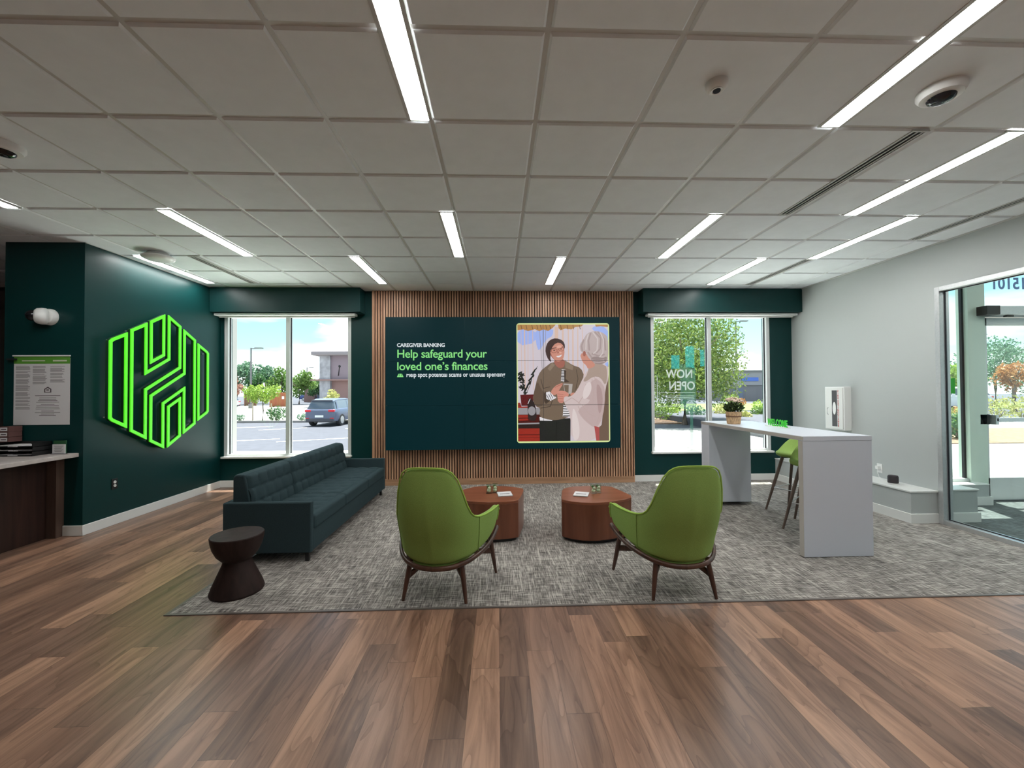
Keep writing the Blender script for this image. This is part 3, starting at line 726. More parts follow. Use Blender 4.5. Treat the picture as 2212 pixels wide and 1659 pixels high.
# ------------------------------------------------------------------ sofa
def quilt(mb, ox, ou, ov, nu, nv, lu, lv, m_, depth=.017, sub=9, edge=.022):
    """pillowed panel; origin ox, unit vectors ou, ov, outward normal ou x ov, nu x nv pillows over lu x lv"""
    ou, ov = Vector(ou), Vector(ov); nrm = ou.cross(ov).normalized(); ox = Vector(ox)
    U, V = nu*sub, nv*sub; vs = []; fs = []
    for i in range(U+1):
        for j in range(V+1):
            a, b = i/U, j/V
            row = int(min(b*nv, nv-1e-6)); aa = a*nu+(.5 if row % 2 else 0)
            h = (abs(math.sin(PI*aa))*abs(math.sin(PI*b*nv)))**.45*depth
            da = min(a*lu, (1-a)*lu, b*lv, (1-b)*lv); h -= max(0, 1-da/edge)**2*edge
            vs.append(ox+ou*a*lu+ov*b*lv+nrm*h)
    for i in range(U):
        for j in range(V): fs.append((i*(V+1)+j, (i+1)*(V+1)+j, (i+1)*(V+1)+j+1, i*(V+1)+j+1))
    mb.add(vs, fs, m_)
e = empty('sofa', (-1.995, 4.76, 0), label='long dark teal quilted sofa on black legs below the left window', cat='sofa')
sw, sl = .375, 1.16
def part(nm, a, b, mt=M_SOFA, bv=.012, seg=3, **k):
    m = MB(); m.box(a, b, mt); return m.build(nm, e, bevel=bv, seg=seg, **k)
part('base', (-sw+.01, -sl+.05, .09), (sw-.03, sl-.05, .30))
for s in (-1, 1):
    part('arm', (-sw, s*sl, .085), (sw, s*(sl-.055), .525), bv=.014)
part('back_frame', (-sw, -sl+.055, .09), (-sw+.05, sl-.055, .525))
L3 = (2*sl-.11)/3
for i in range(3):
    ya = -sl+.055+i*L3; yb = ya+L3-.004
    c = MB()
    poly_ = [(-sw+.05, .36), (-sw+.05, .735), (-sw+.075, .758), (-sw+.155, .752), (-sw+.20, .52), (-sw+.22, .36)]
    c.prism(poly_, ya, yb, M_SOFA, axis='y'); o = c.build('back_cushion', e, bevel=.02, seg=3)
    q = MB(); v = Vector((-.065, 0, .385)); quilt(q, (-sw+.238, ya+.012, .378), (0, 1, 0), v.normalized(), 5, 3, L3-.03, v.length-.01, M_SOFA)
    q.build('quilting', o, smooth=60)
for i in range(3):
    ya = -sl+.055+i*L3; yb = ya+L3-.003
    c = MB(); c.box((-sw+.10, ya, .27), (sw+.012, yb, .40), M_SOFA); o = c.build('seat_cushion', e, bevel=.028, seg=4)
    q = MB(); quilt(q, (-sw+.20, ya+.012, .399), (1, 0, 0), (0, 1, 0), 3, 5, sw*2-.24, L3-.03, M_SOFA); q.build('quilting', o, smooth=60)
part('front_panel', (sw-.035, -sl+.055, .09), (sw-.005, sl-.055, .29), bv=.01)
for x in (-sw+.05, sw-.05):
    for y in (-sl+.05, sl-.05):
        m = MB(); m.box((x-.016, y-.016, 0.004 if x > 0 else 0), (x+.016, y+.016, .09), M_BLACK); m.build('leg', e, bevel=.002)

# ------------------------------------------------------------------ turned side table
e = empty('side_table', (-1.945, 3.125, .004), label='dark wood hourglass-shaped stool table beside the near sofa arm', cat='side table')
bowl = [(.086, .235), (.105, .245), (.135, .28), (.158, .33), (.170, .38), (.174, .415), (.170, .421)]
m = MB(); m.lathe(bowl, M_STOOLW, n=48); m.build('bowl_top', e, smooth=35)
m = MB(); m.lathe([(.172, 0), (.176, .012), (.162, .055), (.130, .13), (.098, .205), (.088, .245)], M_STOOLW, n=48); m.build('flared_base', e, smooth=35)

# ------------------------------------------------------------------ lounge chairs
def cr(P, t):
    n_ = len(P)-1; x = t*n_; i = min(int(x), n_-1); f = x-i
    p0, p1, p2, p3 = P[max(i-1, 0)], P[i], P[i+1], P[min(i+2, n_)]
    return [.5*((2*b)+(-a+c)*f+(2*a-5*b+4*c-d)*f*f+(-a+3*b-3*c+d)*f**3) for a, b, c, d in zip(p0, p1, p2, p3)]
# rail half curve: x, y, z (rear centre -> front end)
RAIL = [(0, -.035, .255), (.11, -.02, .262), (.205, .04, .278), (.275, .14, .298), (.325, .27, .320), (.350, .40, .345), (.360, .50, .368)]
# top edge half curve, matched parameter
def top_z(t):
    pts = [(0, .966), (.10, .965), (.17, .957), (.22, .938), (.26, .898), (.295, .825), (.33, .72), (.37, .64), (.415, .598), (.48, .574), (.60, .558), (.76, .555), (.9, .556), (.965, .545), (1, .50)]
    for (a, za), (b, zb) in zip(pts, pts[1:]):
        if t <= b:
            f = (t-a)/(b-a); f = f*f*(3-2*f) if a < .0 else f
            return za+(zb-za)*f
    return pts[-1][1]
def shell_pt(t, v, side):
    x, y, z = cr(RAIL, t); zt = top_z(t); z0 = z+.006
    # rear section is pulled in at the foot
    zz = z0+(zt-z0)*v
    back = max(0, 1-t/.62)
    k = (zz-z0)/.70
    nx, ny = math.sin(t*1.5), -math.cos(t*1.5)
    bul = .068*math.sin(PI*min(1, max(0, k*1.02)))*(.35+.65*back) + .012*k
    x2 = x+nx*bul; y2 = y+ny*bul
    y2 -= max(0, zz-.42)*.27*min(1, back*1.6)
    if t > .86: y2 += .030*math.sin(PI*min(1, max(0, v)))*(t-.86)/.14
    if t > .55: x2 += .012*math.sin(PI/2*min(1, v))*min(1, (t-.55)/.3)
    x2 += .02*max(0, k)*min(1, t*3.2)*(1 if t < .45 else max(0, 1-(t-.45)*4))
    return (side*x2, y2, zz)
def make_chair():
    e = empty('lounge_chair', (0, 0, 0))
    NT, NV = 26, 12
    m = MB(); cols = []
    for side in (-1, 1):
        rng = range(NT, 0, -1) if side < 0 else range(0, NT+1)
        for i in rng: cols.append((i/NT, side))
    vs = [shell_pt(t, j/NV, s) for t, s in cols for j in range(NV+1)]
    fs = [(a*(NV+1)+j, (a+1)*(NV+1)+j, (a+1)*(NV+1)+j+1, a*(NV+1)+j+1) for a in range(len(cols)-1) for j in range(NV)]
    m.add(vs, fs, M_LIME); m.build('shell', e, smooth=80, solid=.042, subsurf=1)
    # piping along the rim
    m = MB(); pts = [Vector(shell_pt(t, 1, s)) for t, s in cols]
    pts = [Vector(shell_pt(1, .35, -1)), Vector(shell_pt(1, .7, -1))]+pts+[Vector(shell_pt(1, .7, 1)), Vector(shell_pt(1, .35, 1))]
    m.path([p+Vector((0, 0, .001)) for p in pts], .0055, M_LIMEP, n=8); m.build('piping', e, smooth=60)
    # side seams
    for s in (-1, 1):
        m = MB(); m.path([Vector(shell_pt(.50+.02*(1-v/10), v/10, s))+Vector((s*.0015, -.0015, 0)) for v in range(0, 11)], .003, M_LIME, n=6); m.build('side_seam', e)
    # rail
    m = MB(); pts = [Vector((-x, y, z)) for x, y, z in [cr(RAIL, i/24) for i in range(24, 0, -1)]]+[Vector(cr(RAIL, i/24)) for i in range(25)]
    ext = pts[-1]+(pts[-1]-pts[-2]).normalized()*.02; ext0 = Vector((-ext.x, ext.y, ext.z))
    pts = [ext0]+pts+[ext]
    m.path([p+Vector((p.x*.035, -.004, -.012)) for p in pts], .018, M_WALNUT, n=10, flat=(.8, 1.0)); m.build('rail', e, smooth=60)
    # seat pan and cushion
    def pan(z_off, k, thick, nm, mt):
        m = MB(); ring_ = [Vector((-p[0], p[1], p[2])) for p in [cr(RAIL, i/16) for i in range(16, 0, -1)]]+[Vector(cr(RAIL, i/16)) for i in range(17)]
        c = Vector((0, .24, .31)); top = []; bot = []
        for p in ring_:
            q = c+(p-c)*k; top.append((q.x, q.y, p.z+z_off+thick)); bot.append((q.x*.94, q.y, p.z+z_off))
        n_ = len(ring_); vs = top+bot; fs = [tuple(range(n_)), tuple(range(2*n_-1, n_-1, -1))]+[(i, (i+1) % n_, n_+(i+1) % n_, n_+i) for i in range(n_)]
        m.add(vs, fs, mt); return m.build(nm, e, bevel=.02 if thick > .03 else .004, seg=3)
    pan(-.03, .93, .04, 'seat_pan', M_LIME); pan(.02, .86, .09, 'seat_cushion', M_LIME)
    m = MB(); m.sphere((0, .19, .252), .20, M_LIME, n=20, k=8, sc=(1, .95, .14)); m.build('seat_underside', e, smooth=60)
    # legs and braces
    for s in (-1, 1):
        for tp, bt in (((s*.185, .045, .262), (s*.225, 0, 0)), ((s*.33, .40, .33), (s*.365, .50, 0))):
            tp, bt = Vector(tp), Vector(bt); m = MB()
            m.path([tp+Vector((0, 0, .01)), tp.lerp(bt, .35), tp.lerp(bt, .7), bt], [.017, .019, .016, .011], M_WALNUT, n=10)
            m.build('leg', e, smooth=50)
            m = MB(); a = tp.lerp(bt, .40); c = Vector((s*.05, .22, .235))
            m.path([a, a.lerp(c, .5)+Vector((0, 0, .012)), c], [.020, .016, .014], M_WALNUT, n=8, flat=(.6, 1.2)); m.build('brace', e, smooth=50)
    return e
ch = make_chair()
ch.location = (-.453, 2.888, .006); ch.rotation_euler = (0, 0, math.radians(-7.5))
tag(ch, 'lime green shell lounge chair on walnut legs, the left one nearer the sofa', 'chair', 'lime lounge chairs seen from behind')
c2 = copy_tree(ch); c2.location = (1.30, 2.842, .006); c2.rotation_euler = (0, 0, math.radians(0))
tag(c2, 'lime green shell lounge chair on walnut legs, the right one nearer the bar table', 'chair', 'lime lounge chairs seen from behind')

# ------------------------------------------------------------------ coffee tables
OUT_R = [(-.358, -.13), (-.310, .136), (-.282, .225), (-.21, .295), (-.13, .335), (-.02, .345), (.09, .342), (.20, .33), (.265, .305), (.315, .12), (.362, -.09), (.338, -.165), (.25, -.235), (.156, -.275), (.07, -.31), (-.02, -.328), (-.10, -.334), (-.19, -.318), (-.275, -.28), (-.33, -.235), (-.364, -.195)]
OUT_L = [(.268, -.209), (.30, -.04), (.328, .128), (.322, .207), (.24, .27), (.147, .318), (.03, .342), (-.10, .344), (-.17, .328), (-.235, .295), (-.33, .18), (-.365, .08), (-.35, -.10), (-.30, -.21), (-.225, -.278), (-.13, -.315), (-.036, -.33), (.05, -.326), (.134, -.312), (.2, -.295), (.251, -.268)]
def table_outline(P, k=1.0): return [(x*k, y*k) for x, y in P]
def coffee(x, y, rz, label, P):
    e = empty('coffee_table', (x, y, .004), rz, label, 'coffee table', 'rounded wooden coffee tables')
    m = MB(); m.prism(table_outline(P, .90), 0, .035, M_BLACK); m.build('plinth', e)
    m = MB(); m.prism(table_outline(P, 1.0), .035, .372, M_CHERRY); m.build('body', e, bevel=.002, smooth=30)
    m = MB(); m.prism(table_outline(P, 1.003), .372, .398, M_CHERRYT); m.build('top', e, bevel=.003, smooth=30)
    return e
coffee(-.06, 4.29, 0, 'reddish wood drum coffee table behind the left lime chair', OUT_L)
coffee(.985, 4.22, 0, 'reddish wood drum coffee table behind the right lime chair', OUT_R)
M_JAR = glass_mat('jar_glass', (.86, .93, .88)); M_CREAM = mat('cream_label', (.62, .66, .50), .5); M_MOSS = mat('jar_contents_green', (.10, .17, .06), .6)
def jar(x, y, rz, label):
    e = empty('glass_jar', (x, y, .4035), rz, label, 'jar', 'small square glass jars on the coffee tables')
    s = .028; m = MB(); m.box((-s, -s, 0), (s, s, .092), M_JAR); m.build('glass', e, bevel=.004)
    m = MB(); m.sphere((0, 0, .026), .021, M_CREAM, sc=(1, 1, .9)); m.sphere((.004, -.004, .052), .017, M_CREAM); m.sphere((-.006, .005, .068), .014, M_MOSS); m.build('wrapped_sweets', e, smooth=60)
jar(-.103, 4.30, .1, 'small square glass jar on the left coffee table, the left of two')
jar(-.040, 4.325, -.2, 'small square glass jar on the left coffee table, beside the cards')
jar(.985, 4.235, .2, 'small square glass jar on the right coffee table, nearer the cards')
jar(1.042, 4.26, -.1, 'small square glass jar on the right coffee table, the rightmost jar')
def cards(x, y, rz, label):
    e = empty('card_stack', (x, y, .4035), rz, label, 'cards', 'stacks of white cards on the coffee tables')
    for k in range(4):
        m = MB(); m.box((-.072+.003*(k % 2), -.085+.004*(k % 3), .0008+k*.0022), (.072+.003*(k % 2), .085, .0028+k*.0022), M_PAPER); m.build('card', e)
    m = MB(); m.box((-.05, -.022, .0096), (.052, .006, .0100), M_INK); m.build('printed_line', e)
cards(.060, 4.235, .12, 'stack of white printed cards on the left coffee table')
cards(.845, 4.185, -.32, 'stack of white printed cards fanned on the right coffee table')

# ------------------------------------------------------------------ bar table
e = empty('bar_table', (2.97, 4.385, 0), label='tall pale grey laminate bar table standing in front of the right window', cat='bar table')
m = MB(); m.box((-.31, -.895, 1.02), (.315, .895, 1.06), M_BAR); o = m.build('tabletop', e, bevel=.002)
m = MB(); m.box((-.312, -.897, 1.024), (-.3095, .897, 1.056), M_BAREDGE); m.build('edge_band', o)
m = MB(); m.box((-.31, -.893, .008), (.313, -.838, 1.019), M_BAR); o = m.build('end_panel', e, bevel=.002)
m = MB(); m.box((-.312, -.891, .01), (-.3095, -.84, 1.018), M_BAREDGE); m.build('edge_band', o)
m = MB(); m.box((-.31, .84, .008), (.30, .893, 1.019), M_BAR); o = m.build('end_panel', e, bevel=.002)
m = MB(); m.box((-.31, .70, .055), (.225, .839, 1.019), M_BAR); m.build('cable_chase', e, bevel=.002)
for yy in (-.87, .87):
    for xx in (-.27, .26):
        m = MB(); m.tube((xx, yy, .004), (xx, yy, .009), .015, M_BLACK); m.build('foot_glide', e)

def stool_():
    e = empty('bar_stool', (0, 0, 0)); Mw = MATS['walnut_grey']
    # seat shell, faces +x
    m = MB(); N, K = 28, 10; vs = []; fs = []
    for i in range(N):
        a = 2*PI*i/N
        for j in range(K+1):
            r = j/K; x = r*.215*math.cos(a); y = r*.225*math.sin(a)
            z = .715-.012*(1-r*r)
            if r > .8: z -= (r-.8)**2*.5*max(0, math.cos(a)+.3)
            b = max(0, -math.cos(a))**1.2; z += b*max(0, r-.45)**1.6*.62; x -= b*max(0, r-.45)*.10
            vs.append((x, y, z))
    for i in range(N):
        for j in range(K): fs.append((i*(K+1)+j, ((i+1) % N)*(K+1)+j, ((i+1) % N)*(K+1)+j+1, i*(K+1)+j+1))
    m.add(vs, fs, M_LIME); m.build('seat', e, smooth=70, solid=.045, subsurf=1, weld=True)
    m = MB(); m.lathe([(.10, .645), (.12, .675)], M_BLACK, n=20); m.build('seat_mount', e)
    pts = []
    for sx in (-1, 1):
        for sy in (-1, 1):
            tp = Vector((sx*.10, sy*.10, .672)); bt = Vector((sx*.235, sy*.235, 0)); m = MB()
            m.path([tp, tp.lerp(bt, .5), bt], [.019, .017, .011], Mw, n=10); m.build('leg', e, smooth=50)
    r = [Vector((sx*.179, sy*.179, .275)) for sx, sy in ((-1, -1), (1, -1), (1, 1), (-1, 1))]
    m = MB()
    for k in range(4): m.tube(r[k], r[(k+1) % 4], .006, M_ALU, n=8)
    m.build('footrest', e, smooth=50)
    return e
grain_mat('walnut_grey', (.085, .055, .045), (.17, .115, .09), 2, .45)
st = stool_(); st.location = (3.58, 4.80, .004); st.rotation_euler = (0, 0, math.radians(205))
tag(st, 'green bar stool on tapered wooden legs, farther one behind the bar table', 'bar stool', 'green stools at the bar table')
s2 = copy_tree(st); s2.location = (3.32, 4.20, .004); s2.rotation_euler = (0, 0, math.radians(221))
tag(s2, 'green bar stool half hidden by the near end panel of the bar table', 'bar stool', 'green stools at the bar table')

# plant on the bar
e = empty('potted_chrysanthemum', (2.82, 4.81, 1.061), label='pale pink flowers in a woven basket pot on the bar table', cat='plant')
M_BASK = mat('woven_basket', (.55, .36, .20), .8, noise=.35, nscale=90, bump=.8, stretch=(1, 1, .35))
m = MB(); m.lathe([(.070, 0), (.074, .01), (.080, .07), (.088, .145), (.080, .145), (.074, .13)], M_BASK, n=28); m.build('basket', e, smooth=40)
m = MB(); m.lathe([(.0845, .085), (.0862, .088), (.0862, .096), (.0850, .099)], mat('basket_band', (.18, .09, .05), .8), n=28); m.build('band', e, smooth=40)
M_LF = leaf_mat('plant_leaf', (.018, .035, .008), (.05, .09, .02)); M_PET = mat('pale_pink_petal', (.66, .50, .40), .7)
rnd = random.Random(11)
def leaves(mb, c, R, n_, size, mt, rnd, shape=(1, 1, 1), flat=0):
    for _ in range(n_):
        while True:
            p = Vector((rnd.uniform(-1, 1), rnd.uniform(-1, 1), rnd.uniform(-1, 1)))
            if p.length <= 1: break
        q = Vector((p.x*R*shape[0], p.y*R*shape[1], p.z*R*shape[2]))+Vector(c)
        d = Vector((rnd.gauss(0, 1), rnd.gauss(0, 1), rnd.gauss(0, .6)+flat)).normalized(); a = d.orthogonal().normalized()
        a.rotate(Matrix.Rotation(rnd.uniform(0, 6.28), 3, d)); b = d.cross(a); s = size*rnd.uniform(.6, 1.3)
        mb.add([q-a*s, q-b*s*.45, q+a*s, q+b*s*.45], [(0, 1, 2, 3)], mt)
m = MB(); leaves(m, (0, 0, .20), .115, 260, .024, M_LF, rnd, (1, 1, .55)); m.build('foliage', e)
m = MB()
for k in range(22):
    a = rnd.uniform(0, 6.28); r = .095*math.sqrt(rnd.uniform(0, 1)); c = (r*math.cos(a), r*math.sin(a), .262+.045*(1-(r/.1)**2)+rnd.uniform(-.012, .008))
    m.sphere(c, .021, M_PET, n=8, k=5, sc=(1, 1, .7))
m.build('flowers', e)
# welcome sign
e = empty('welcome_sign', (3.02, 4.27, 1.0605), math.radians(105), label='green standing WELCOME letters on a small base on the bar table, seen from behind', cat='sign')
M_WEL = mat('green_acrylic', (.045, .46, .035), .35, emit=.10, ecol=(.05, .8, .04))
m = MB(); m.box((-.175, -.028, 0), (.175, .028, .008), M_PLASTIC); m.build('base', e, bevel=.002)
m = MB(); text_mesh('WELCOME', .105, M_WEL, Matrix.Translation((0, .0, .009)) @ Matrix.Rotation(PI/2, 4, 'X'), extrude=.003, mb=m, bold=.003, align='CENTER', sx=.62, spacing=1.08)
m.build('letters', e)
e.rotation_euler = (0, 0, math.radians(-92)); e.location = (3.04, 4.36, 1.0605)

# ------------------------------------------------------------------ right wall things
e = empty('fire_extinguisher_cabinet', (RX, 5.56, .90), label='white metal fire extinguisher cabinet on the right wall', cat='cabinet')
M_RED = mat('red_lettering', (.5, .03, .03), .5); M_CABG = mat('extinguisher_dark', (.05, .045, .05), .4)
# depth along -x .18, width along y .325, height .60
m = MB()
m.box((-.10, -.165, 0), (0, .165, .60), M_PLASTIC); m.build('body', e, bevel=.006)
m = MB(); m.box((-.110, -.145, .015), (-.101, .145, .585), M_TRIM); o = m.build('door', e, bevel=.003)
m = MB(); m.box((-.1125, -.055, .05), (-.1105, .03, .55), M_CABG); m.sphere((-.112, -.01, .30), .03, M_PLASTIC, sc=(.1, 1, 3)); m.build('glass_strip', o)
m = MB()
for k, ch_ in enumerate('FIREEXTINGUISHER'):
    text_mesh(ch_, .036, M_RED, Matrix.Translation((-.1115, -.075, .525-k*.0312-(.01 if k > 3 else 0))) @ Matrix.Rotation(-PI/2, 4, 'Z') @ Matrix.Rotation(PI/2, 4, 'X'), mb=m, bold=.001, align='CENTER')
m.build('lettering', o)['label'] = 'vertical red letters FIRE EXTINGUISHER'
m = MB(); m.path([(-.111, .095, .21), (-.127, .095, .215), (-.127, .095, .30), (-.111, .095, .305)], .005, M_ALU, n=8); m.build('handle', o)
e = empty('wireless_speaker', (4.62, 4.65, .353), label='small rounded dark grey device on the white ledge', cat='device')
m = MB(); m.lathe([(.042, 0), (.05, .02), (.05, .085), (.044, .10), (.03, .104)], mat('charcoal_mesh', (.035, .028, .032), .6), n=28); m.build('body', e, smooth=50)
m = MB(); m.lathe([(.046, .0), (.0515, .006), (.0515, .014)], M_PLASTIC, n=28); m.build('foot', e, smooth=50)
e = empty('wall_outlet', (RX, 5.0, .47), label='white wall outlet with a plugged-in cord above the ledge', cat='outlet')
m = MB(); m.box((-.006, -.035, -.057), (0, .035, .057), M_PLASTIC); m.build('plate', e, bevel=.002)
m = MB(); m.box((-.045, -.02, -.01), (-.006, .02, .03), M_PLASTIC); m.build('plug', e, bevel=.003)
m = MB(); m.path([(-.035, 0, -.01), (-.035, -.005, -.06), (-.03, -.02, -.108), (-.06, -.10, -.113), (-.12, -.24, -.113)], .0035, M_PLASTIC, n=6); m.build('cord', e)
e = empty('wall_outlet', (LX, 4.76, .455), label='black outlet plate with two white sockets low on the teal wall', cat='outlet')
m = MB(); m.box((0, -.036, -.058), (.006, .036, .058), M_BLACK); m.build('plate', e, bevel=.002)
for z in (-.02, .02):
    m = MB(); m.lathe([(.0165, 0), (.0155, .004)], M_PLASTIC, n=20, M=Matrix.Translation((.006, 0, z)) @ Matrix.Rotation(PI/2, 4, 'Y')); o = m.build('socket', e)
    q = MB()
    for yy in (-.006, .006): q.box((.0101, yy-.001, z-.002), (.0108, yy+.001, z+.007), M_BLACK)
    q.build('slots', o)

# ------------------------------------------------------------------ left counter and what stands on it
e = empty('service_counter', (-5.3, 3.4, 0), label='service counter with pale worktop and dark wood base at the left edge', cat='counter')
M_DWOOD = grain_mat('dark_cabinet_wood', (.018, .008, .006), (.045, .020, .015), 2, .45); M_TOP = mat('pale_quartz', (.52, .46, .44), .3, noise=.12, nscale=14)
M_DW2 = grain_mat('brown_cabinet_wood', (.075, .045, .034), (.12, .075, .058), 2, .5)
m = MB(); m.box((-1.2, -1.1, .815), (.94, 1.009, .855), M_TOP); m.build('worktop', e, bevel=.004)
m = MB(); m.box((-1.1, -.95, 0), (.70, .99, .814), M_DWOOD); m.build('cabinet_body', e)
m = MB(); m.box((-1.1, .93, 0), (.795, 1.009, .814), M_DW2); m.build('end_filler', e)

CZ = .8555
M_TRAY = mat('black_plastic_tray', (.012, .012, .013), .35)
def tray(x, y, z, label, rz=0):
    e = empty('paper_tray', (x, y, z), rz, label, 'tray', 'stacked black paper trays on the counter')
    m = MB(); w, d_, h = .19, .09, .042
    m.box((-w, -d_, 0), (w, d_, .004), M_TRAY)
    for a, b in (((-w, -d_, 0), (-w+.005, d_, h)), ((w-.005, -d_, 0), (w, d_, h)), ((-w, d_-.005, 0), (w, d_, h)), ((-w, -d_, 0), (-.05, -d_+.004, .012)), ((.05, -d_, 0), (w, -d_+.004, .012))): m.box(a, b, M_TRAY)
    m.build('tray_body', e)
    m = MB(); m.box((-.17, -.08, .0045), (-.01, .08, .017), M_PAPER); m.box((.0, -.085, .0045), (.16, .07, .014), M_PAPER); m.build('papers', e)
tray(-4.80, 4.30, CZ, 'lowest black paper tray in the stack on the counter')
tray(-4.80, 4.305, CZ+.044, 'middle black paper tray in the stack, holding pale paper')
tray(-4.805, 4.305, CZ+.088, 'topmost black paper tray in the stack on the counter')
e = empty('card_holder', (-4.50, 4.35, CZ), label='white printed notice card standing in a dark green holder on the counter', cat='sign')
m = MB(); m.box((-.062, .006, 0), (.062, .016, .135), mat('dark_green_card', (.02, .09, .035), .5)); m.build('backing_card', e)
m = MB(); m.box((-.062, -.004, .002), (.062, .004, .098), M_PAPER)
for k in range(6): m.box((-.045+.006*(k % 2), -.0048, .078-k*.011), (.045-.008*(k % 3), -.004, .082-k*.011), M_INK)
m.build('notice_card', e); m = MB(); m.box((-.065, -.02, 0), (.065, .02, .004), M_TRAY); m.build('foot', e)
M_BRN = mat('maroon_carton', (.12, .05, .045), .7)
bx = [(-4.955, 4.33), (-5.06, 4.33)]
names = {(0, 0): 'lowest', (1, 0): 'second lowest', (2, 0): 'middle', (3, 0): 'second highest', (4, 0): 'topmost'}
for c_, (x, y) in enumerate(bx):
    for k in range(5):
        if c_ == 0 and k < 2: continue
        z = CZ+k*.052+(.03 if False else 0)
        if c_ == 0: z = CZ+.002+.132+(k-2)*.052; 
        e = empty('small_carton', (x+.003*(k % 2), y-.004*((k+c_) % 2), z), label='small maroon carton with white label, %s of the %s pile behind the trays' % (['lowest', 'second lowest', 'middle' if c_ else 'lowest', 'second highest' if c_ else 'middle', 'topmost'][k], 'left' if c_ else 'right'), cat='box', group='maroon cartons piled on the counter')
        m = MB(); m.box((-.048, -.06, 0), (.048, .06, .051), M_BRN); m.build('carton', e, bevel=.001)
        m = MB(); m.box((-.032, -.0612, .008), (.036, -.0602, .043), M_PAPER); m.box((-.022, -.0618, .02), (.026, -.0612, .03), M_INKD); m.build('label', e)
# notice poster on the wall end
e = empty('wall_poster', (-4.735, 4.408, 1.15), label='white printed notice poster with green header hanging above the counter', cat='poster')
m = MB(); m.box((-.281, -.003, 0), (.281, -.001, .695), M_PAPER); m.build('sheet', e)
m = MB(); m.box((-.281, -.0045, .635), (.281, -.003, .71), M_LGREEN)
m.box((-.20, -.0052, .66), (.03, -.0045, .672), M_CREAM); m.box((.11, -.0052, .658), (.25, -.0045, .674), M_CREAM); m.build('green_header', e)
m = MB(); m.box((-.29, -.012, .71), (.285, 0, .724), M_PLASTIC); m.build('hanging_rail', e, bevel=.002)
m = MB(); m.box((-.33, -.03, .672), (-.24, -.012, .69), M_BLACK); m.build('binder_clip', e)
m = MB(); r5 = random.Random(5)
for cx, zt, blocks in ((-.19, .605, (5, 2, 5, 6, 7, 5, 2, 3, 3, 3)), (-.02, .605, (2, 5, 1, 6, 3)), (.155, .605, (1, 5, 3, 2, 4))):
    z = zt
    for b in blocks:
        for k in range(b):
            m.box((cx-.072, -.0036, z), (cx+r5.uniform(.045, .075), -.003, z+.0045), M_INK); z -= .0088
        z -= .010
z = .30
for k in range(13):
    w = r5.uniform(.06, .13); m.box((.06-w, -.0036, z), (.06+w, -.003, z+.005), M_INK if k % 3 else M_INKD); z -= .0155 if k % 4 else .022
m.build('small_print', e)
m = MB()
m.prism([(.025, .335), (.095, .335), (.095, .372), (.06, .395), (.025, .372)], -.0042, -.003, M_INKD, axis='y')
m.prism([(.036, .342), (.084, .342), (.084, .367), (.06, .382), (.036, .367)], -.0048, -.0042, M_PAPER, axis='y')
m.box((.047, -.0054, .350), (.073, -.0048, .357), M_INKD); m.box((.047, -.0054, .362), (.073, -.0048, .368), M_INKD); m.build('house_symbol', e)
# bullet camera on the teal wall end
e = empty('wall_camera', (-4.66, 4.41, 2.27), label='white wall-mounted camera with black lens above the notice poster', cat='camera')
m = MB(); m.lathe([(.085, 0), (.085, -.02), (.07, -.045)], M_PLASTIC, n=28, M=Matrix.Rotation(-PI/2, 4, 'X')); m.build('mount', e, smooth=40)
R_ = Matrix.Translation((0, -.04, 0)) @ Matrix.Rotation(math.radians(-52), 4, 'Z') @ Matrix.Rotation(PI/2, 4, 'X')
m = MB(); m.lathe([(.06, -.02), (.084, 0), (.086, .03), (.078, .065), (.062, .08), (.052, .082)], M_PLASTIC, n=28, M=R_); m.build('housing', e, smooth=50)
m = MB(); m.lathe([(.056, .075), (.058, .10), (.048, .125), (.025, .142), (.008, .145)], M_LENS, n=24, M=R_); m.build('lens', e, smooth=60)

# ------------------------------------------------------------------ storefront opening in the right wall, vestibule beyond
def frame_rect_x(mb, x0, x1, ya, yb, za, zb, w, m_):
    mb.box((x0, yb-w, za), (x1, yb, zb), m_); mb.box((x0, ya, za), (x1, ya+w, zb), m_)
    mb.box((x0, ya+w, zb-w), (x1, yb-w, zb), m_); mb.box((x0, ya+w, za), (x1, yb-w, za+w), m_)
e = struct(empty('window_3', (RX, 2.7, 0)), 'floor to door-height glazed screen in the right wall', 'window'); oy = 2.7
m = MB(); frame_rect_x(m, -.012, .10, 1.10-oy, 4.31-oy, 0, 2.575, .05, M_ALU); m.build('frame', e, bevel=.003)
m = MB(); frame_rect_x(m, .046, .058, 1.15-oy, 4.26-oy, .05, 2.525, .008, M_GASKET); m.build('gasket', e)
m = MB(); m.box((.048, 1.16-oy, .06), (.056, 4.25-oy, 2.515), M_GLASS); m.build('glass_pane', e)
m = MB(); m.box((RX, -6, 0), (RX+.15, 1.10, 2.575), M_WHITE); struct(m.build('wall_right_near'))
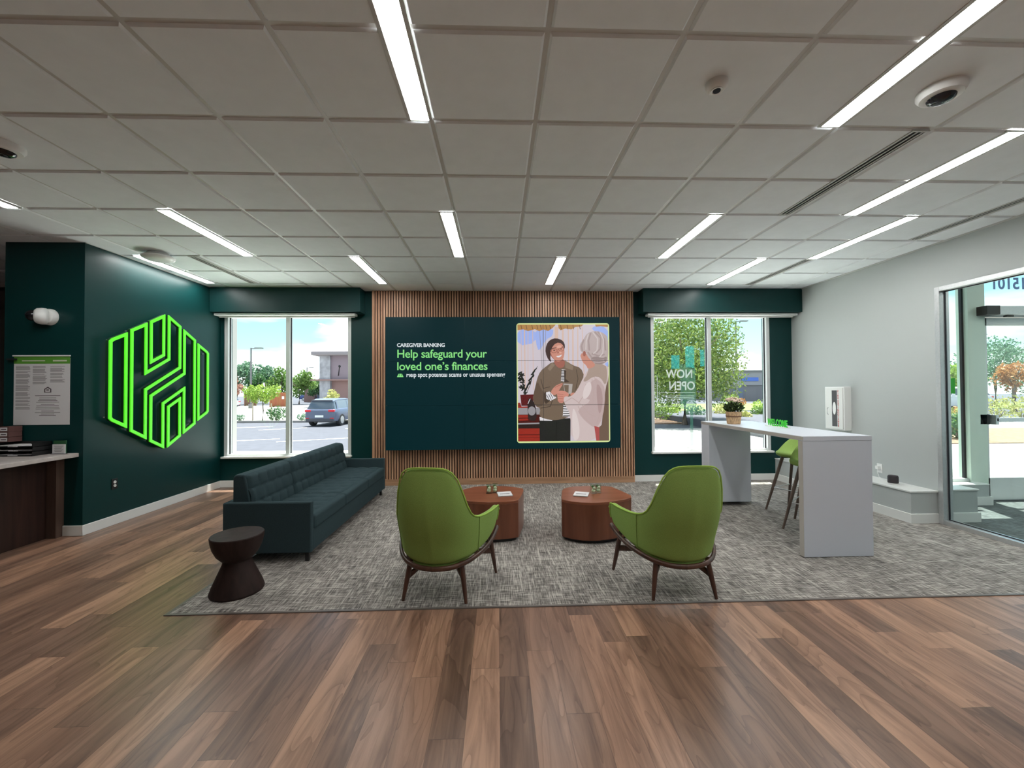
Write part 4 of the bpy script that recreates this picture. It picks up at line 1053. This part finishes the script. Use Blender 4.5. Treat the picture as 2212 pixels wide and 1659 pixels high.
# vestibule shell
m = MB(); m.box((RX+.15, -1, -.12), (11, 5.2, 0), M_CARPET2); struct(m.build('floor_vestibule'))
m = MB(); m.box((RX+.15, -1, 3.2), (11, 5.3, 3.3), M_WHITE); struct(m.build('ceiling_vestibule'))
m = MB(); m.box((11, -1, 0), (11.1, 5.3, .3), M_WHITE); m.box((11, -1, 2.9), (11.1, 5.3, 3.2), M_WHITE); m.box((RX+.15, -1.1, 0), (11.1, -1, 3.2), M_WHITE); struct(m.build('wall_vestibule'))
m = MB(); m.box((11.04, -1, .3), (11.05, 5.3, 2.9), M_GLASS); struct(m.build('window_6'), 'unseen side glazing added to let daylight into the vestibule', 'window')  # unseen glass side, put in so daylight brightens the vestibule
m = MB(); m.box((RX+.15, 4.34, 0), (5.27, 4.95, .345), M_WHITE); m.box((RX+.15, 4.33, .345), (5.28, 4.95, .36), M_TRIM); m.box((RX+.15, 4.325, 0), (5.29, 4.95, .105), M_TRIM)
m.box((RX+.15, 4.95, 0), (6.17, 5.08, .25), M_WHITE); m.box((RX+.15, 4.945, .25), (6.175, 5.08, .262), M_TRIM); m.box((RX+.15, 4.935, 0), (6.20, 5.08, .105), M_TRIM)
struct(m.build('trim_5', bevel=.002), 'stepped white ledges inside the glazed vestibule', 'ledge')
M_VPOST = mat('vestibule_post_grey_green', (.70, .80, .71), .45)
e = struct(empty('window_4', (0, 5.1, 0)), 'glazed vestibule screen beside the entrance door', 'window')
m = MB()
for a, b in ((4.95, 5.02), (6.09, 6.325), (7.42, 7.6), (8.9, 9.0), (10.9, 11)): m.box((a, -.02, 0), (b, .12, 3.2), M_VPOST)
m.box((4.95, 0, .0), (6.09, .1, .30), M_ALUW); m.box((4.95, 0, 3.05), (11, .1, 3.2), M_ALUW); m.box((7.6, 0, 0), (11, .1, .25), M_ALUW); m.box((6.325, 0, 2.40), (7.42, .1, 2.52), M_ALUW)
m.build('frame', e, bevel=.003)
m = MB()
for a, b in ((6.062, 6.09), (5.02, 5.035)): m.box((a, .03, .30), (b, .06, 3.05), M_GASKET)
m.build('gasket', e)
for a, b, c_, d_ in ((5.035, 6.062, .30, 3.05), (6.325, 7.42, 2.52, 3.05), (7.6, 8.9, .25, 3.05), (9.0, 10.9, .25, 3.05)):
    m = MB(); m.box((a, .046, c_), (b, .052, d_), M_GLASS); m.build('glass_pane', e)
d = struct(empty('door_1', (6.87, 5.13, 0)), 'glazed entrance door with push bar in the vestibule', 'door')
m = MB(); w = .54
m.box((-w, 0, .01), (-w+.075, .05, 2.39), M_ALUW); m.box((w-.075, 0, .01), (w, .05, 2.39), M_ALUW); m.box((-w, 0, .01), (w, .05, .30), M_ALUW); m.box((-w, 0, 2.29), (w, .05, 2.39), M_ALUW); m.build('frame', d, bevel=.002)
m = MB(); m.box((-w+.075, .022, .30), (w-.075, .028, 2.29), M_GLASS); m.build('glass_pane', d)
m = MB(); m.box((-w+.06, -.10, 1.04), (w-.02, -.06, 1.085), M_ALU); m.box((-w+.05, -.10, 1.0), (-w+.09, 0, 1.125), M_ALU); m.box((-w-.10, -.05, 1.0), (-w+.03, -.02, 1.13), M_BLACK); m.build('push_bar', d, bevel=.003)
m = MB(); m.box((-w-.02, -.16, 2.41), (w, -.03, 2.515), M_ALU); m.box((-w-.12, -.165, 2.405), (-w+.06, -.03, 2.52), M_BLACK); m.box((-w+.2, -.12, 2.385), (-w+.3, -.08, 2.405), M_BLACK); m.build('door_closer', d, bevel=.004)
m = MB(); text_mesh('15101', .21, mat('blue_grey_vinyl', (.20, .32, .62), .5), face_y(6.985, 5.14, 2.775), mb=m, mirror=True, bold=.006, align='LEFT', sx=.95)
tag(m.build('address_number'), 'reversed blue address number 15101 on the glass above the entrance door', 'lettering')
m = MB(); m.box((5.80, 5.135, 1.40), (5.965, 5.138, 1.60), mat('bright_green_sticker', (.03, .45, .02), .5)); m.box((5.83, 5.1345, 1.50), (5.90, 5.135, 1.506), M_INKD)
tag(m.build('window_sticker'), 'bright green rectangular sticker on the vestibule glass', 'sticker')
for (x, y, lb) in ((8.0, 1.8, 'added vestibule fill light nearest the far side glazing, out of view'), (6.0, 2.8, 'added vestibule fill light over the white ledges, out of view'), (7.4, 3.6, 'added vestibule fill light before the entrance door, out of view')):  # unseen strips added to brighten the ledges and floor here
    o = copy_tree(proto); o.location = (x, y, 3.195); tag(o, lb, 'ceiling light')


# ------------------------------------------------------------------ outdoors
GZ = -.38
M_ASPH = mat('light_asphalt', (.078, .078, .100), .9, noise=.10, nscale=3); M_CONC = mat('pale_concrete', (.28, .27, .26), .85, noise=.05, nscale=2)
M_CURB = mat('curb_concrete', (.25, .235, .225), .9); M_LINE = mat('white_road_paint', (.85, .85, .82), .7)
M_MULCH = mat('bark_mulch', (.25, .15, .10), .95, noise=.35, nscale=12); M_GRASS = mat('grass_strip_green', (.15, .20, .06), .95, noise=.25, nscale=5)
def sx(px): return math.tan(.03402+math.atan((px-1106)/882.4))      # direction of a photo column as X over Y
m = MB(); m.box((-140, 6.75, GZ-.1), (140, 160, GZ), M_ASPH); m.box((-60, -60, GZ-.1), (140, -6.2, GZ), M_ASPH); m.box((11.2, -6.2, GZ-.1), (140, 6.75, GZ), M_ASPH); m.box((-10, 5.3, GZ-.1), (140, 6.75, GZ), M_ASPH); struct(m.build('ground'), 'pale asphalt parking lot outside the windows', 'ground')
m = MB(); m.box((-9.5, 6.62, GZ), (4.95, 6.74, 0), M_CURB); struct(m.build('wall_foundation'))
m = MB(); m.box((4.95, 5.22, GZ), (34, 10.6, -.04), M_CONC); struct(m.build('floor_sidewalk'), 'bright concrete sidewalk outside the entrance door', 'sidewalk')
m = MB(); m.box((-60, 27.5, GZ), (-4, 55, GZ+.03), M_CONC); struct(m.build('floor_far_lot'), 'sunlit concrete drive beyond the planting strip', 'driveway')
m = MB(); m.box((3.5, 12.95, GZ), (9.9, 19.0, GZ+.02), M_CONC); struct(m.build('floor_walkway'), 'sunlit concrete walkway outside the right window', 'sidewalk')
m = MB(); m.box((-60, 25.0, GZ), (-4, 27.5, GZ+.06), M_CURB); m.box((-60, 24.8, GZ), (-4, 25.0, GZ+.12), M_CURB); struct(m.build('trim_planting_strip'), 'kerbed planting strip with saplings', 'kerb')
for k, (xa, ya, xb, yb) in enumerate(((-11.5, 15.2, -8.6, 16.4), (-8.2, 15.4, -4.4, 17.2), (-16.5, 20.4, -12.0, 22.2), (-11.6, 20.2, -9.8, 21.3), (-7.6, 20.6, -6.6, 21.4))):
    m = MB(); d_ = Vector((xb-xa, yb-ya, 0)); n_ = Vector((-d_.y, d_.x, 0)).normalized()*.07
    m.add([Vector((xa, ya, GZ+.004))-n_, Vector((xb, yb, GZ+.004))-n_, Vector((xb, yb, GZ+.004))+n_, Vector((xa, ya, GZ+.004))+n_], [(0, 1, 2, 3)], M_LINE)
    tag(m.build('parking_line'), ['nearest white painted parking line, low in the left pane', 'white painted parking line low in the right pane above the sofa back', 'far white parking line in the left pane', 'short far parking line left of the parked car', 'short white parking line at the wheels of the parked car'][k], 'road marking', 'white parking lines outside the left window')
M_L1 = leaf_mat('leaf_mid_green', (0.077, 0.155, 0.035), (0.186, 0.295, 0.070)); M_L2 = leaf_mat('leaf_bright_green', (0.201, 0.325, 0.046), (0.388, 0.480, 0.109))
M_L3 = leaf_mat('leaf_dark_green', (0.039, 0.101, 0.039), (0.101, 0.201, 0.077)); M_L4 = leaf_mat('leaf_yellow_green', (0.310, 0.325, 0.092), (0.511, 0.480, 0.186)); M_L5 = leaf_mat('leaf_blue_green', (0.077, 0.170, 0.109), (0.186, 0.295, 0.186))
M_L6 = leaf_mat('leaf_orange', (0.388, 0.155, 0.054), (0.504, 0.264, 0.109)); M_L7 = leaf_mat('leaf_reddish', (0.271, 0.124, 0.101), (0.388, 0.217, 0.155)); M_L8 = leaf_mat('leaf_big_tree', (0.099, 0.161, 0.031), (0.260, 0.322, 0.081))
M_BARK = mat('tree_bark', (.20, .15, .12), .9, noise=.2, nscale=8)
rnd = random.Random(21)
def tree(name, x, y, h, R, zc, label, cat, mt, n_=900, size=.2, shape=(1, 1, 1), group=None, z0=GZ, r=.12, clusters=14, mats=None):
    e = empty(name, (x, y, z0), label=label, cat=cat, group=group)
    m = MB(); m.path([(0, 0, 0), (.04, .02, zc*.4), (-.03, 0, zc*.8), (0, 0, zc)], [r, r*.8, r*.6, r*.3], M_BARK, n=8)
    for k in range(6):
        a = k*1.05; m.path([(0, 0, zc*(.55+.06*k)), (R*.35*math.cos(a), R*.35*math.sin(a), zc*(.8+.05*k)), (R*.62*math.cos(a), R*.62*math.sin(a), zc*(.95+.06*k))], [r*.4, r*.25, r*.1], M_BARK, n=6)
    m.build('trunk', e, smooth=50)
    m = MB()
    for k in range(clusters):
        while True:
            p = Vector((rnd.uniform(-1, 1), rnd.uniform(-1, 1), rnd.uniform(-1, 1)))
            if .25 < p.length <= 1: break
        c = (p.x*R*.72*shape[0], p.y*R*.72*shape[1], zc+p.z*R*.72*shape[2])
        leaves(m, c, R*.38, n_//clusters, size, (mats or [mt])[k % len(mats or [mt])], rnd)
    m.build('crown', e)
    return e
def shrub(name, x, y, R, label, mt, n_=260, size=.09, z0=GZ, hz=.75, group=None, cat='shrub'):
    e = empty(name, (x, y, z0), label=label, cat=cat, group=group)
    m = MB()
    for k in range(5):
        a = k*1.25; m.path([(0, 0, 0), (R*.3*math.cos(a), R*.3*math.sin(a), R*hz*.8)], [.02, .008], M_BARK, n=5)
    m.build('stems', e)
    m = MB(); leaves(m, (0, 0, R*hz*.95), R, n_, size, mt, rnd, (1, 1, hz), flat=.5); m.build('foliage', e)
    return e
# left window
for px, Y, h, R, zc, mt, lb in ((512, 58, 7, 2.3, 4.2, M_L5, 'blue-green tree at the far left edge of the left window'), (549, 62, 5.4, 1.7, 3.0, M_L3, 'dark small tree behind the lamp post in the left pane'),
        (573, 66, 6.4, 1.9, 4.6, M_L5, 'pale tall tree right of the first lamp post'), (608, 64, 5.6, 2.4, 3.6, M_L1, 'green round tree behind the orange fence, left of the mullion'),
        (646, 60, 4.8, 2.3, 3.0, M_L1, 'green round tree just right of the mullion of the left window'), (683, 70, 4, 1.6, 2.4, M_L3, 'dark tree beside the stone-columned building')):
    tree('broadleaf_tree', sx(px)*Y, Y, h, R, zc, lb, 'tree', mt, 1100, .26, group='trees beyond the lot')
tree('reddish_tree', sx(502)*50, 50, 4, 1.4, 2.6, 'pinkish brown shrubby tree low at the left edge of the left window', 'tree', M_L7, 500, .2)
tree('sapling', sx(567)*26, 26, 2.4, 1.0, 1.75, 'bright green staked sapling in the planting strip', 'tree', M_L2, 1100, .10, (1.15, 1, .62), r=.04)
tree('young_tree', sx(718)*27, 27, 2.2, .8, 1.35, 'yellow-green conical young tree behind the parked car', 'tree', M_L4, 800, .10, (.8, .8, 1.0), r=.04)
for px, Y, zt, lb in ((546, 26, 1.15, 'thin wooden stake left of the sapling'), (586, 27.1, 1.1, 'pale wooden stake right of the sapling')):
    m = MB(); m.tube((sx(px)*Y, Y, GZ), (sx(px)*Y, Y, GZ+zt), .035, mat('pale_stake', (.62, .48, .36), .8)); tag(m.build('tree_stake'), lb, 'stake', 'stakes beside the sapling')
for px, Y, R, lb in ((599, 25.9, .62, 'large grey-green shrub in the planting strip left of the mullion'), (519, 26, .28, 'small sparse shrub at the left of the planting strip'), (653, 25.8, .30, 'small shrub just left of the parked car')):
    shrub('planted_shrub', sx(px)*Y, Y, R, lb, M_L3 if R > .5 else M_L5, 500 if R > .5 else 120, .07, GZ+.06, group='shrubs in the planting strip')
M_FEN = mat('orange_stained_wood', (.38, .12, .06), .8, noise=.15, nscale=30, stretch=(8, 8, .5)); M_FEN2 = mat('brown_stained_wood', (.20, .09, .07), .8)
def enclosure(pxa, pxb, Y, zt, mt, lb):
    e = empty('fence_enclosure', (sx((pxa+pxb)/2)*Y, Y, GZ), label=lb, cat='fence'); w = (sx(pxb)-sx(pxa))*Y/2
    n_ = 12; m = MB()
    for k in range(n_): m.box((-w+2*w*k/n_, 0, .05), (-w+2*w*(k+.9)/n_, .06, zt), mt)
    for z in (.3, zt-.2): m.box((-w, .06, z), (w, .12, z+.1), mt)
    m.build('boards', e)
    for x in (-w, w): m = MB(); m.box((x-.08, -.03, 0), (x+.08, .13, zt+.08), mt); m.build('post', e)
    return e
enclosure(529, 552, 54, 1.7, M_FEN2, 'brown slatted fence enclosure behind the sapling')
f = enclosure(584, 629, 50, 1.75, M_FEN, 'orange wooden fence enclosure behind the sapling')
m = MB(); m.box((.15, -.05, .95), (.42, -.02, 1.3), M_LINE); m.build('small_notice', f)
def lamp_post(px, Y, H, lb, arm=1.0, dbl=False):
    e = empty('lamp_post', (sx(px)*Y, Y, GZ), label=lb, cat='street light', group='parking lot lamp posts')
    M_P = mat('lamp_post_grey', (.20, .19, .20), .5, metal=.4)
    m = MB(); m.tube((0, 0, 0), (0, 0, H), .11, M_P, r1=.08, n=10); m.build('pole', e, smooth=50)
    m = MB(); m.tube((0, 0, 0), (0, 0, .5), .25, M_CURB, n=12); m.build('footing', e)
    for s in ((1, -1) if dbl else (1,)):
        m = MB(); m.box((0, -.05, H-.1), (s*arm*.5, .05, H-.02), M_P); m.box((s*arm*.45, -.2, H-.08), (s*(arm*.45+.8), .2, H+.04), M_P); m.build('lamp_head', e, bevel=.02)
lamp_post(542, 46, 6.7, 'lamp post seen in the left pane of the left window')
lamp_post(663, 80, 6.5, 'distant lamp post above the parked car')
lamp_post(1591, 42, 9.0, 'tall lamp post in the right pane of the right window')
# building with a stone column
M_ST = mat('pale_stone', (.34, .33, .37), .9, noise=.28, nscale=1.6); M_MAUVE = mat('mauve_stucco', (.27, .21, .25), .9); M_ROSE = mat('rose_stucco', (.28, .17, .165), .9); M_ROOF = mat('grey_cornice', (.25, .22, .24), .8)
Yb = 48; x0 = sx(690)*Yb; e = empty('stone_column_building', (x0, Yb, GZ), label='mauve and rose commercial building with pale stone corner column', cat='building')
m = MB(); m.box((1.2, .3, 3.2), (24, 14, 6.0), M_MAUVE); m.build('upper_wall', e)
m = MB(); m.box((1.2, .5, 0), (24, 14, 3.1), M_ROSE); m.build('lower_wall', e)
m = MB(); m.box((0, 0, 0), (1.2, 2, 6.0), M_ST); m.build('stone_column', e)
m = MB(); m.box((-.7, -.7, 6.0), (24, 14.5, 6.45), M_ROOF); m.build('cornice', e, bevel=.1)
m = MB(); m.box((-.9, -.3, 3.1), (24, .5, 3.25), M_ROSE); m.build('awning', e)
m = MB(); m.tube((2.0, .4, 3.6), (2.6, -.8, 4.7), .05, M_BLACK); m.sphere((2.6, -.8, 4.7), .14, M_BLACK); m.build('wall_lamp', e)
e = empty('maroon_building', (sx(668)*72, 72, GZ), label='small dark rose building block behind the parked car', cat='building')
m = MB(); m.box((-.9, 0, 0), (.8, 5, 3.9), M_ROSE); m.build('wall', e); m = MB(); m.box((.8, .5, 0), (2.6, 5, 2.9), mat('slate_glass', (.10, .13, .22), .3)); m.build('glazed_bay', e)
# grey store with blue sign
Yg = 60; e = empty('grey_store', (sx(1574)*Yg, Yg, GZ), label='long grey store with blue wall sign seen through the right window', cat='building')
M_GS = mat('grey_siding', (.17, .165, .185), .9); M_GS2 = mat('pale_grey_fascia', (.28, .275, .31), .9)
m = MB(); m.box((-1.2, 0, 0), (16, 14, 2.4), M_GS); m.build('lower_wall', e); m = MB(); m.box((.6, -.2, 2.4), (16, 14, 4.4), M_GS2); m.build('fascia', e); m = MB(); m.box((.4, -.4, 4.4), (16, 14, 4.6), M_GS); m.build('roof_edge', e)
m = MB(); m.box((1.8, -.3, 3.0), (4.4, -.2, 3.55), mat('blue_sign', (.06, .14, .55), .5)); m.build('wall_sign', e, bevel=.02)
m = MB()
for x in (.6, 6.2): m.box((x, -.05, .3), (x+1.6, .0, 2.0), MATS['slate_glass'])
m.build('windows', e)
m = MB(); m.box((-12, 6.8, GZ), (9.8, 12.9, GZ+.025), mat('bounce_white_concrete', (.84, .83, .80), .85)); struct(m.build('floor_bounce_slab'), 'unseen white slab added along the building front to bounce sunlight indoors', 'sidewalk')  # unseen slab, added in white to bounce sun up to the ceiling
# big tree and planting outside the right window
tree('large_tree', sx(1478)*21, 21, 8, 3.3, 3.6, 'large leafy tree filling the left pane of the right window', 'tree', M_L8, 26000, .08, (1.02, 1, 1.05), r=.17, clusters=95, mats=[M_L8, M_L8, M_L1, M_L2])
shr = [(1425, 24, .75, M_L1, 'low green shrub at the left of the right window'), (1450, 26.2, .6, M_L2, 'bright green rounded shrub left of the big tree trunk'), (1500, 24, .6, M_L5, 'blue-green shrub right of the big tree trunk'), (1560, 25, .62, M_L4, 'yellow-green shrub left of the flower pot'),
       (1606, 22, .42, M_L4, 'golden shrub right of the flower pot'), (1640, 24, .5, M_L1, 'upright green shrub near the right frame of the right window'), (1645, 30, .7, M_L2, 'bright shrub behind the upright green one'), (1578, 40, .9, M_L2, 'rounded green shrub far behind the flower pot')]
for px, Y, R, mt, lb in shr: shrub('bedding_shrub', sx(px)*Y, Y, R, lb, mt, 420, .085, GZ+.05, group='shrubs outside the right window')
m = MB(); m.box((8.2, 21.5, GZ), (34, 30, GZ+.05), M_MULCH); struct(m.build('floor_mulch_bed'), 'mulched planting bed outside the right window', 'planting bed')
m = MB(); m.box((12, 34, GZ), (60, 40, GZ+.03), M_CONC); m.box((12, 40, GZ), (60, 50, GZ+.04), M_GRASS); struct(m.build('floor_verge'))
shrub('orange_shrub', sx(1600)*44, 44, .6, 'small orange-red flowering shrub before the grey store', M_L6, 160, .12)
# vehicles
M_TIRE = mat('tire_rubber', (.03, .03, .032), .8); M_RIM = mat('alloy_rim', (.5, .5, .52), .3, metal=.7); M_TAIL = mat('tail_lamp_red', (.6, .02, .04), .25); M_CG = mat('tinted_car_glass', (.10, .13, .17), .1); M_TRIMB = mat('car_black_trim', (.06, .06, .075), .5)
def car(x, y, rz, paint, label, s=1.0, z=GZ):
    e = empty('parked_suv', (x, y, z), rz, label, 'car')
    def loft(secs, mt):
        mb = MB(); n_ = len(secs[0]); vs = [p for q in secs for p in q]
        fs = [(a*n_+k, a*n_+(k+1) % n_, (a+1)*n_+(k+1) % n_, (a+1)*n_+k) for a in range(len(secs)-1) for k in range(n_)]+[tuple(range(n_)), tuple(range((len(secs)-1)*n_, len(secs)*n_))]
        mb.add([Vector(p)*s for p in vs], fs, mt); return mb
    def sec(y_, w, zl, zb): return [(-w*.93, y_, zl), (-w, y_, zl+.16), (-w, y_, zb-.16), (-w*.94, y_, zb), (w*.94, y_, zb), (w, y_, zb-.16), (w, y_, zl+.16), (w*.93, y_, zl)]
    loft([sec(0, .78, .36, .92), sec(.08, .86, .30, .98), sec(.5, .90, .28, 1.0), (sec(1.8, .90, .28, 1.0)), sec(3.2, .90, .28, .98), sec(3.9, .86, .28, .88), sec(4.3, .74, .34, .74)], paint).build('body', e, smooth=35, bevel=.03)
    def gs(y_, wb, wt, zb, zt): return [(-wb, y_, zb), (-wt, y_, zt-.06), (-wt*.86, y_, zt), (wt*.86, y_, zt), (wt, y_, zt-.06), (wb, y_, zb)]
    loft([gs(.14, .82, .80, .94, 1.0), gs(.34, .83, .66, .96, 1.45), gs(.7, .84, .68, .97, 1.53), gs(1.8, .84, .69, .97, 1.55), gs(2.5, .84, .66, .97, 1.47), gs(3.3, .80, .76, .95, 1.0)], M_CG).build('glasshouse', e, smooth=35)
    loft([gs(.28, .60, .64, 1.41, 1.47), gs(.7, .64, .685, 1.46, 1.55), gs(1.8, .64, .695, 1.48, 1.57), gs(2.45, .62, .665, 1.42, 1.49)], paint).build('roof', e, smooth=35)
    mb = MB()
    for sd in (-1, 1):
        for ya, yb in ((.34, .55), (1.62, 1.70), (2.62, 2.74)):
            mb.add([Vector(p)*s for p in ((sd*.845, ya, .96), (sd*.845, yb, .96), (sd*.70, yb+.0, 1.47), (sd*.70, ya+.12, 1.47))], [(0, 1, 2, 3)], paint)
    mb.build('pillars', e)
    for sd in (-1, 1):
        for yy in (.82, 3.42):
            mb = MB(); mb.lathe([(.33*s, -.11*s), (.34*s, -.06*s), (.34*s, .06*s), (.33*s, .11*s)], M_TIRE, n=24, M=Matrix.Translation(Vector((sd*.80, yy, .34))*s) @ Matrix.Rotation(PI/2, 4, 'Y')); w = mb.build('wheel', e, smooth=40)
            mb = MB(); mb.lathe([(.22*s, -.125*s), (.22*s, .125*s)], M_RIM, n=10, M=Matrix.Translation(Vector((sd*.80, yy, .34))*s) @ Matrix.Rotation(PI/2, 4, 'Y')); mb.build('rim', w)
        mb = MB(); mb.box(Vector((sd*.50, -.02, .82))*s, Vector((sd*.84, .16, .94))*s, M_TAIL); mb.build('tail_lamp', e, bevel=.02)
        mb = MB(); mb.box(Vector((sd*.60, -.01, .42))*s, Vector((sd*.80, .1, .50))*s, M_TAIL); mb.build('reflector', e)
        mb = MB(); mb.box(Vector((sd*.90, 2.55, .95))*s, Vector((sd*1.04, 2.68, 1.10))*s, paint); mb.build('door_mirror', e, bevel=.02)
    mb = MB(); mb.box(Vector((-.80, -.03, .28))*s, Vector((.80, .12, .46))*s, M_TRIMB); mb.build('rear_bumper', e, bevel=.03)
    mb = MB(); mb.box(Vector((-.24, -.045, .52))*s, Vector((.24, -.01, .64))*s, M_LINE); mb.build('number_plate', e)
    mb = MB(); mb.box(Vector((-.60, .20, 1.44))*s, Vector((.60, .42, 1.49))*s, M_TRIMB); mb.build('roof_spoiler', e, bevel=.02)
    return e
M_CARB = mat('blue_grey_car_paint', (.10, .12, .19), .25, spec=.7); M_CARW = mat('white_car_paint', (.75, .75, .78), .3); M_CARN = mat('navy_car_paint', (.05, .08, .25), .3)
car(sx(690)*21.8, 21.8, math.radians(-5), M_CARB, 'blue-grey compact SUV parked with its rear to the left window', .94)
car(sx(1400)*33, 33, math.radians(70), M_CARW, 'white vehicle half hidden behind the big tree at the left edge of the right window', 1.1)
car(sx(650)*84, 84, math.radians(-85), M_CARN, 'navy pickup-sized car far behind the parked SUV', 1.05)
car(sx(508)*46, 46, math.radians(80), M_CARW, 'pale car at the far left edge of the left window', .9)
# planting seen through the vestibule
m = MB(); m.box((10, 10.6, GZ), (40, 14.5, -.02), M_MULCH); struct(m.build('floor_entrance_bed'), 'mulch bed beyond the entrance sidewalk', 'planting bed')
m = MB(); m.box((10, 14.5, GZ), (60, 17, -.03), M_CONC); m.box((10, 17, GZ), (70, 28, -.04), M_ASPH); m.box((10, 28, GZ), (80, 33, -.02), M_GRASS); struct(m.build('floor_street'))
for px, Y, R, mt, lb in ((2066, 11.6, .55, M_L3, 'dark green shrub beyond the narrow vestibule pane, lowest'), (2070, 14.0, .55, M_L4, 'yellow-green shrub beyond the narrow vestibule pane'), (2060, 13.0, .45, M_L2, 'bright green shrub between the two others in the narrow pane'),
        (2152, 17.6, .8, M_L4, 'yellow-green shrub seen through the door glass, left'), (2205, 18.0, .8, M_L4, 'yellow-green shrub at the right edge through the door glass'), (2078, 17, .5, M_L6, 'red-orange flowering shrub in the narrow pane')):
    shrub('entrance_shrub', sx(px)*Y, Y, R, lb, mt, 420, .07, -.02, group='shrubs beyond the entrance')
for px, Y, R, zc, mt, lb in ((2078, 30, 1.3, 2.2, M_L2, 'bright green tree in the narrow vestibule pane'), (2150, 32, 2.6, 3.6, M_L5, 'large blue-green tree seen through the door glass'), (2235, 38, 3.0, 3.0, M_L3, 'dark green tree at the right edge through the door glass'), (2190, 24, 1.0, 2.2, M_L6, 'orange-leaved tree seen through the door glass')):
    tree('entrance_tree', sx(px)*Y, Y, 5, R, zc, lb, 'tree', mt, 700 if mt is M_L6 else 2600, .12, z0=-.02, clusters=24, group='trees beyond the entrance')
car(sx(2062)*28, 26.5, math.radians(85), M_CARW, 'white car beyond the green sticker in the vestibule glass', 1.0, -.04)
